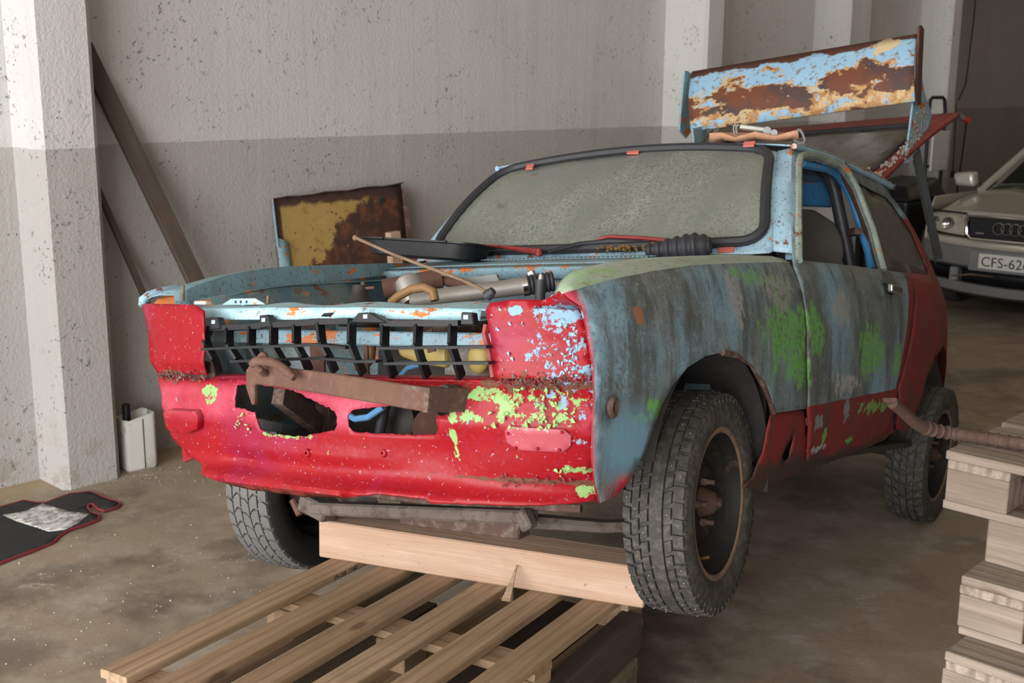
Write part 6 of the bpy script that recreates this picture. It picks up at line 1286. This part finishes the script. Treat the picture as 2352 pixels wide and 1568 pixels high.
# ================================================================ clutter by the far pillar
s4 = pil[3]
def far_pt(px, py, d): return at_wall(px, py, d)
M_BEIGE = flat('beige_conduit', (0.50, 0.43, 0.32), 0.6)
cpx = [far_pt(2207, 5, s4[2] - 0.05), far_pt(2187, 232, s4[2] - 0.05)]
o = MB().cyl((cpx[1][0], cpx[1][1], cpx[1][2]), (cpx[1][0], cpx[1][1], HC), 0.018, n=10).build('conduit', M_BEIGE, smooth=True); tag(o, 'beige electrical conduit running up beside the far pillar', 'conduit')
bc = cpx[1]; sxm = basis((bc[0], bc[1], bc[2] - 0.035), WU, -WN) 
SO = empty('socket_box', mat=sxm); tag(SO, 'beige socket box at the foot of the conduit with a red plug', 'socket')
MB().box((0, 0, -0.032), (0.09, 0.06, 0.12)).build('box', M_BEIGE, SO, bevel=0.008)
MB().cyl((0.02, -0.03, -0.08), (0.09, -0.10, -0.13), 0.035, 0.030, 14).build('socket', flat('grey_socket', (0.16, 0.16, 0.16), 0.5), SO, smooth=True)
MB().cyl((0.085, -0.095, -0.125), (0.12, -0.13, -0.15), 0.036, 0.034, 14).build('red_plug', flat('red_plug_plastic', (0.45, 0.03, 0.02), 0.4), SO, smooth=True)
MB().tube([(0.10, -0.115, -0.15), (0.10, -0.11, -0.35), (0.06, -0.10, -0.8), (0.04, -0.10, -1.05)], 0.008, 6).build('cable', M_BLACK, SO, smooth=True)
MB().tube([(-0.02, -0.05, 0.02), (-0.03, -0.07, -0.3), (-0.01, -0.07, -0.62)], 0.006, 6).build('hanging_lead', M_BLACK, SO, smooth=True); MB().box((-0.01, -0.07, -0.66), (0.03, 0.03, 0.07)).build('lead_socket', M_BLACK, SO, bevel=0.005)
MB().tube([(0.02, -0.05, 0.04), (0.07, -0.09, 0.2), (0.10, -0.1, 0.8), (0.08, -0.1, 1.6), (0.10, -0.10, HC - bc[2] - 0.02)], 0.007, 6).build('supply_cable', M_BLACK, SO, smooth=True)
# sack truck with a white board and a black bin, standing before the pillar
base = wp(5.95, 0.36, 0); HTm = basis(base, WU, -WN)
HT = empty('sack_truck', mat=HTm); tag(HT, 'black tubular sack truck standing by the far pillar', 'sack truck')
zt = 1.72
for sg in (-1, 1): MB().tube([(sg * 0.17, 0, 0.12), (sg * 0.17, 0.02, zt - 0.12), (sg * 0.15, 0.025, zt - 0.02), (sg * 0.10, 0.025, zt)] if sg > 0 else [(-0.17, 0, 0.12), (-0.17, 0.02, zt - 0.12), (-0.15, 0.025, zt - 0.02), (-0.10, 0.025, zt)], 0.016, 10).build('frame_tube', M_BLACK, HT, smooth=True)
MB().tube([(-0.11, 0.025, zt), (0.11, 0.025, zt)], 0.016, 10).build('handle_bar', M_BLACK, HT, smooth=True)
for zz in (0.3, 0.7, 1.1): MB().tube([(-0.17, 0.01, zz), (0.17, 0.01, zz)], 0.012, 8).build('cross_tube', M_BLACK, HT, smooth=True)
MB().box((0, -0.12, 0.012), (0.42, 0.26, 0.012)).build('toe_plate', M_BLACK, HT)
for sg in (-1, 1): MB().lathe([(0.03, -0.03), (0.10, -0.035), (0.125, 0), (0.10, 0.035), (0.03, 0.03)], Matrix.Translation((sg * 0.23, 0.06, 0.126)) @ Matrix.Rotation(math.pi / 2, 4, 'Y'), 20).build('wheel', M_RUBBER, HT, smooth=True)
MB().tube([(-0.24, 0.06, 0.126), (0.24, 0.06, 0.126)], 0.01, 8).build('axle', M_BLACK, HT, smooth=True)
o = MB().box((0, 0, 0), (0.34, 0.02, 0.36)).build('white_board', M_WHITEMETAL, bevel=0.004); o.matrix_world = HTm @ Matrix.Translation((0.0, -0.032, 1.24)); tag(o, 'pale board hung on the sack truck', 'board')
BNm = HTm @ Matrix.Translation((-0.62, -0.02, 0)) @ Matrix.Diagonal((0.95, 0.95, 1.22, 1))
BB = empty('black_bin', mat=BNm); tag(BB, 'black plastic bin with a sloping lid beside the sack truck', 'bin')
m = MB(); m.add([(-0.36, -0.20, 0.0), (0.30, -0.20, 0), (0.30, 0.20, 0), (-0.36, 0.20, 0), (-0.44, -0.24, 0.70), (0.34, -0.24, 0.70), (0.34, 0.24, 0.70), (-0.44, 0.24, 0.70)], [(0, 3, 2, 1), (4, 5, 6, 7), (0, 1, 5, 4), (1, 2, 6, 5), (2, 3, 7, 6), (3, 0, 4, 7)]); m.build('bin_body', M_BLACK, BB, bevel=0.03, seg=2)
m = MB(); m.add([(-0.46, -0.26, 0.70), (0.36, -0.26, 0.70), (0.36, 0.25, 0.70), (-0.46, 0.25, 0.70), (-0.36, -0.18, 0.80), (0.28, -0.18, 0.84), (0.28, 0.2, 0.84), (-0.36, 0.2, 0.80)], [(0, 3, 2, 1), (4, 5, 6, 7), (0, 1, 5, 4), (1, 2, 6, 5), (2, 3, 7, 6), (3, 0, 4, 7)]); m.build('bin_lid', M_BLACK, BB, bevel=0.02, seg=2)
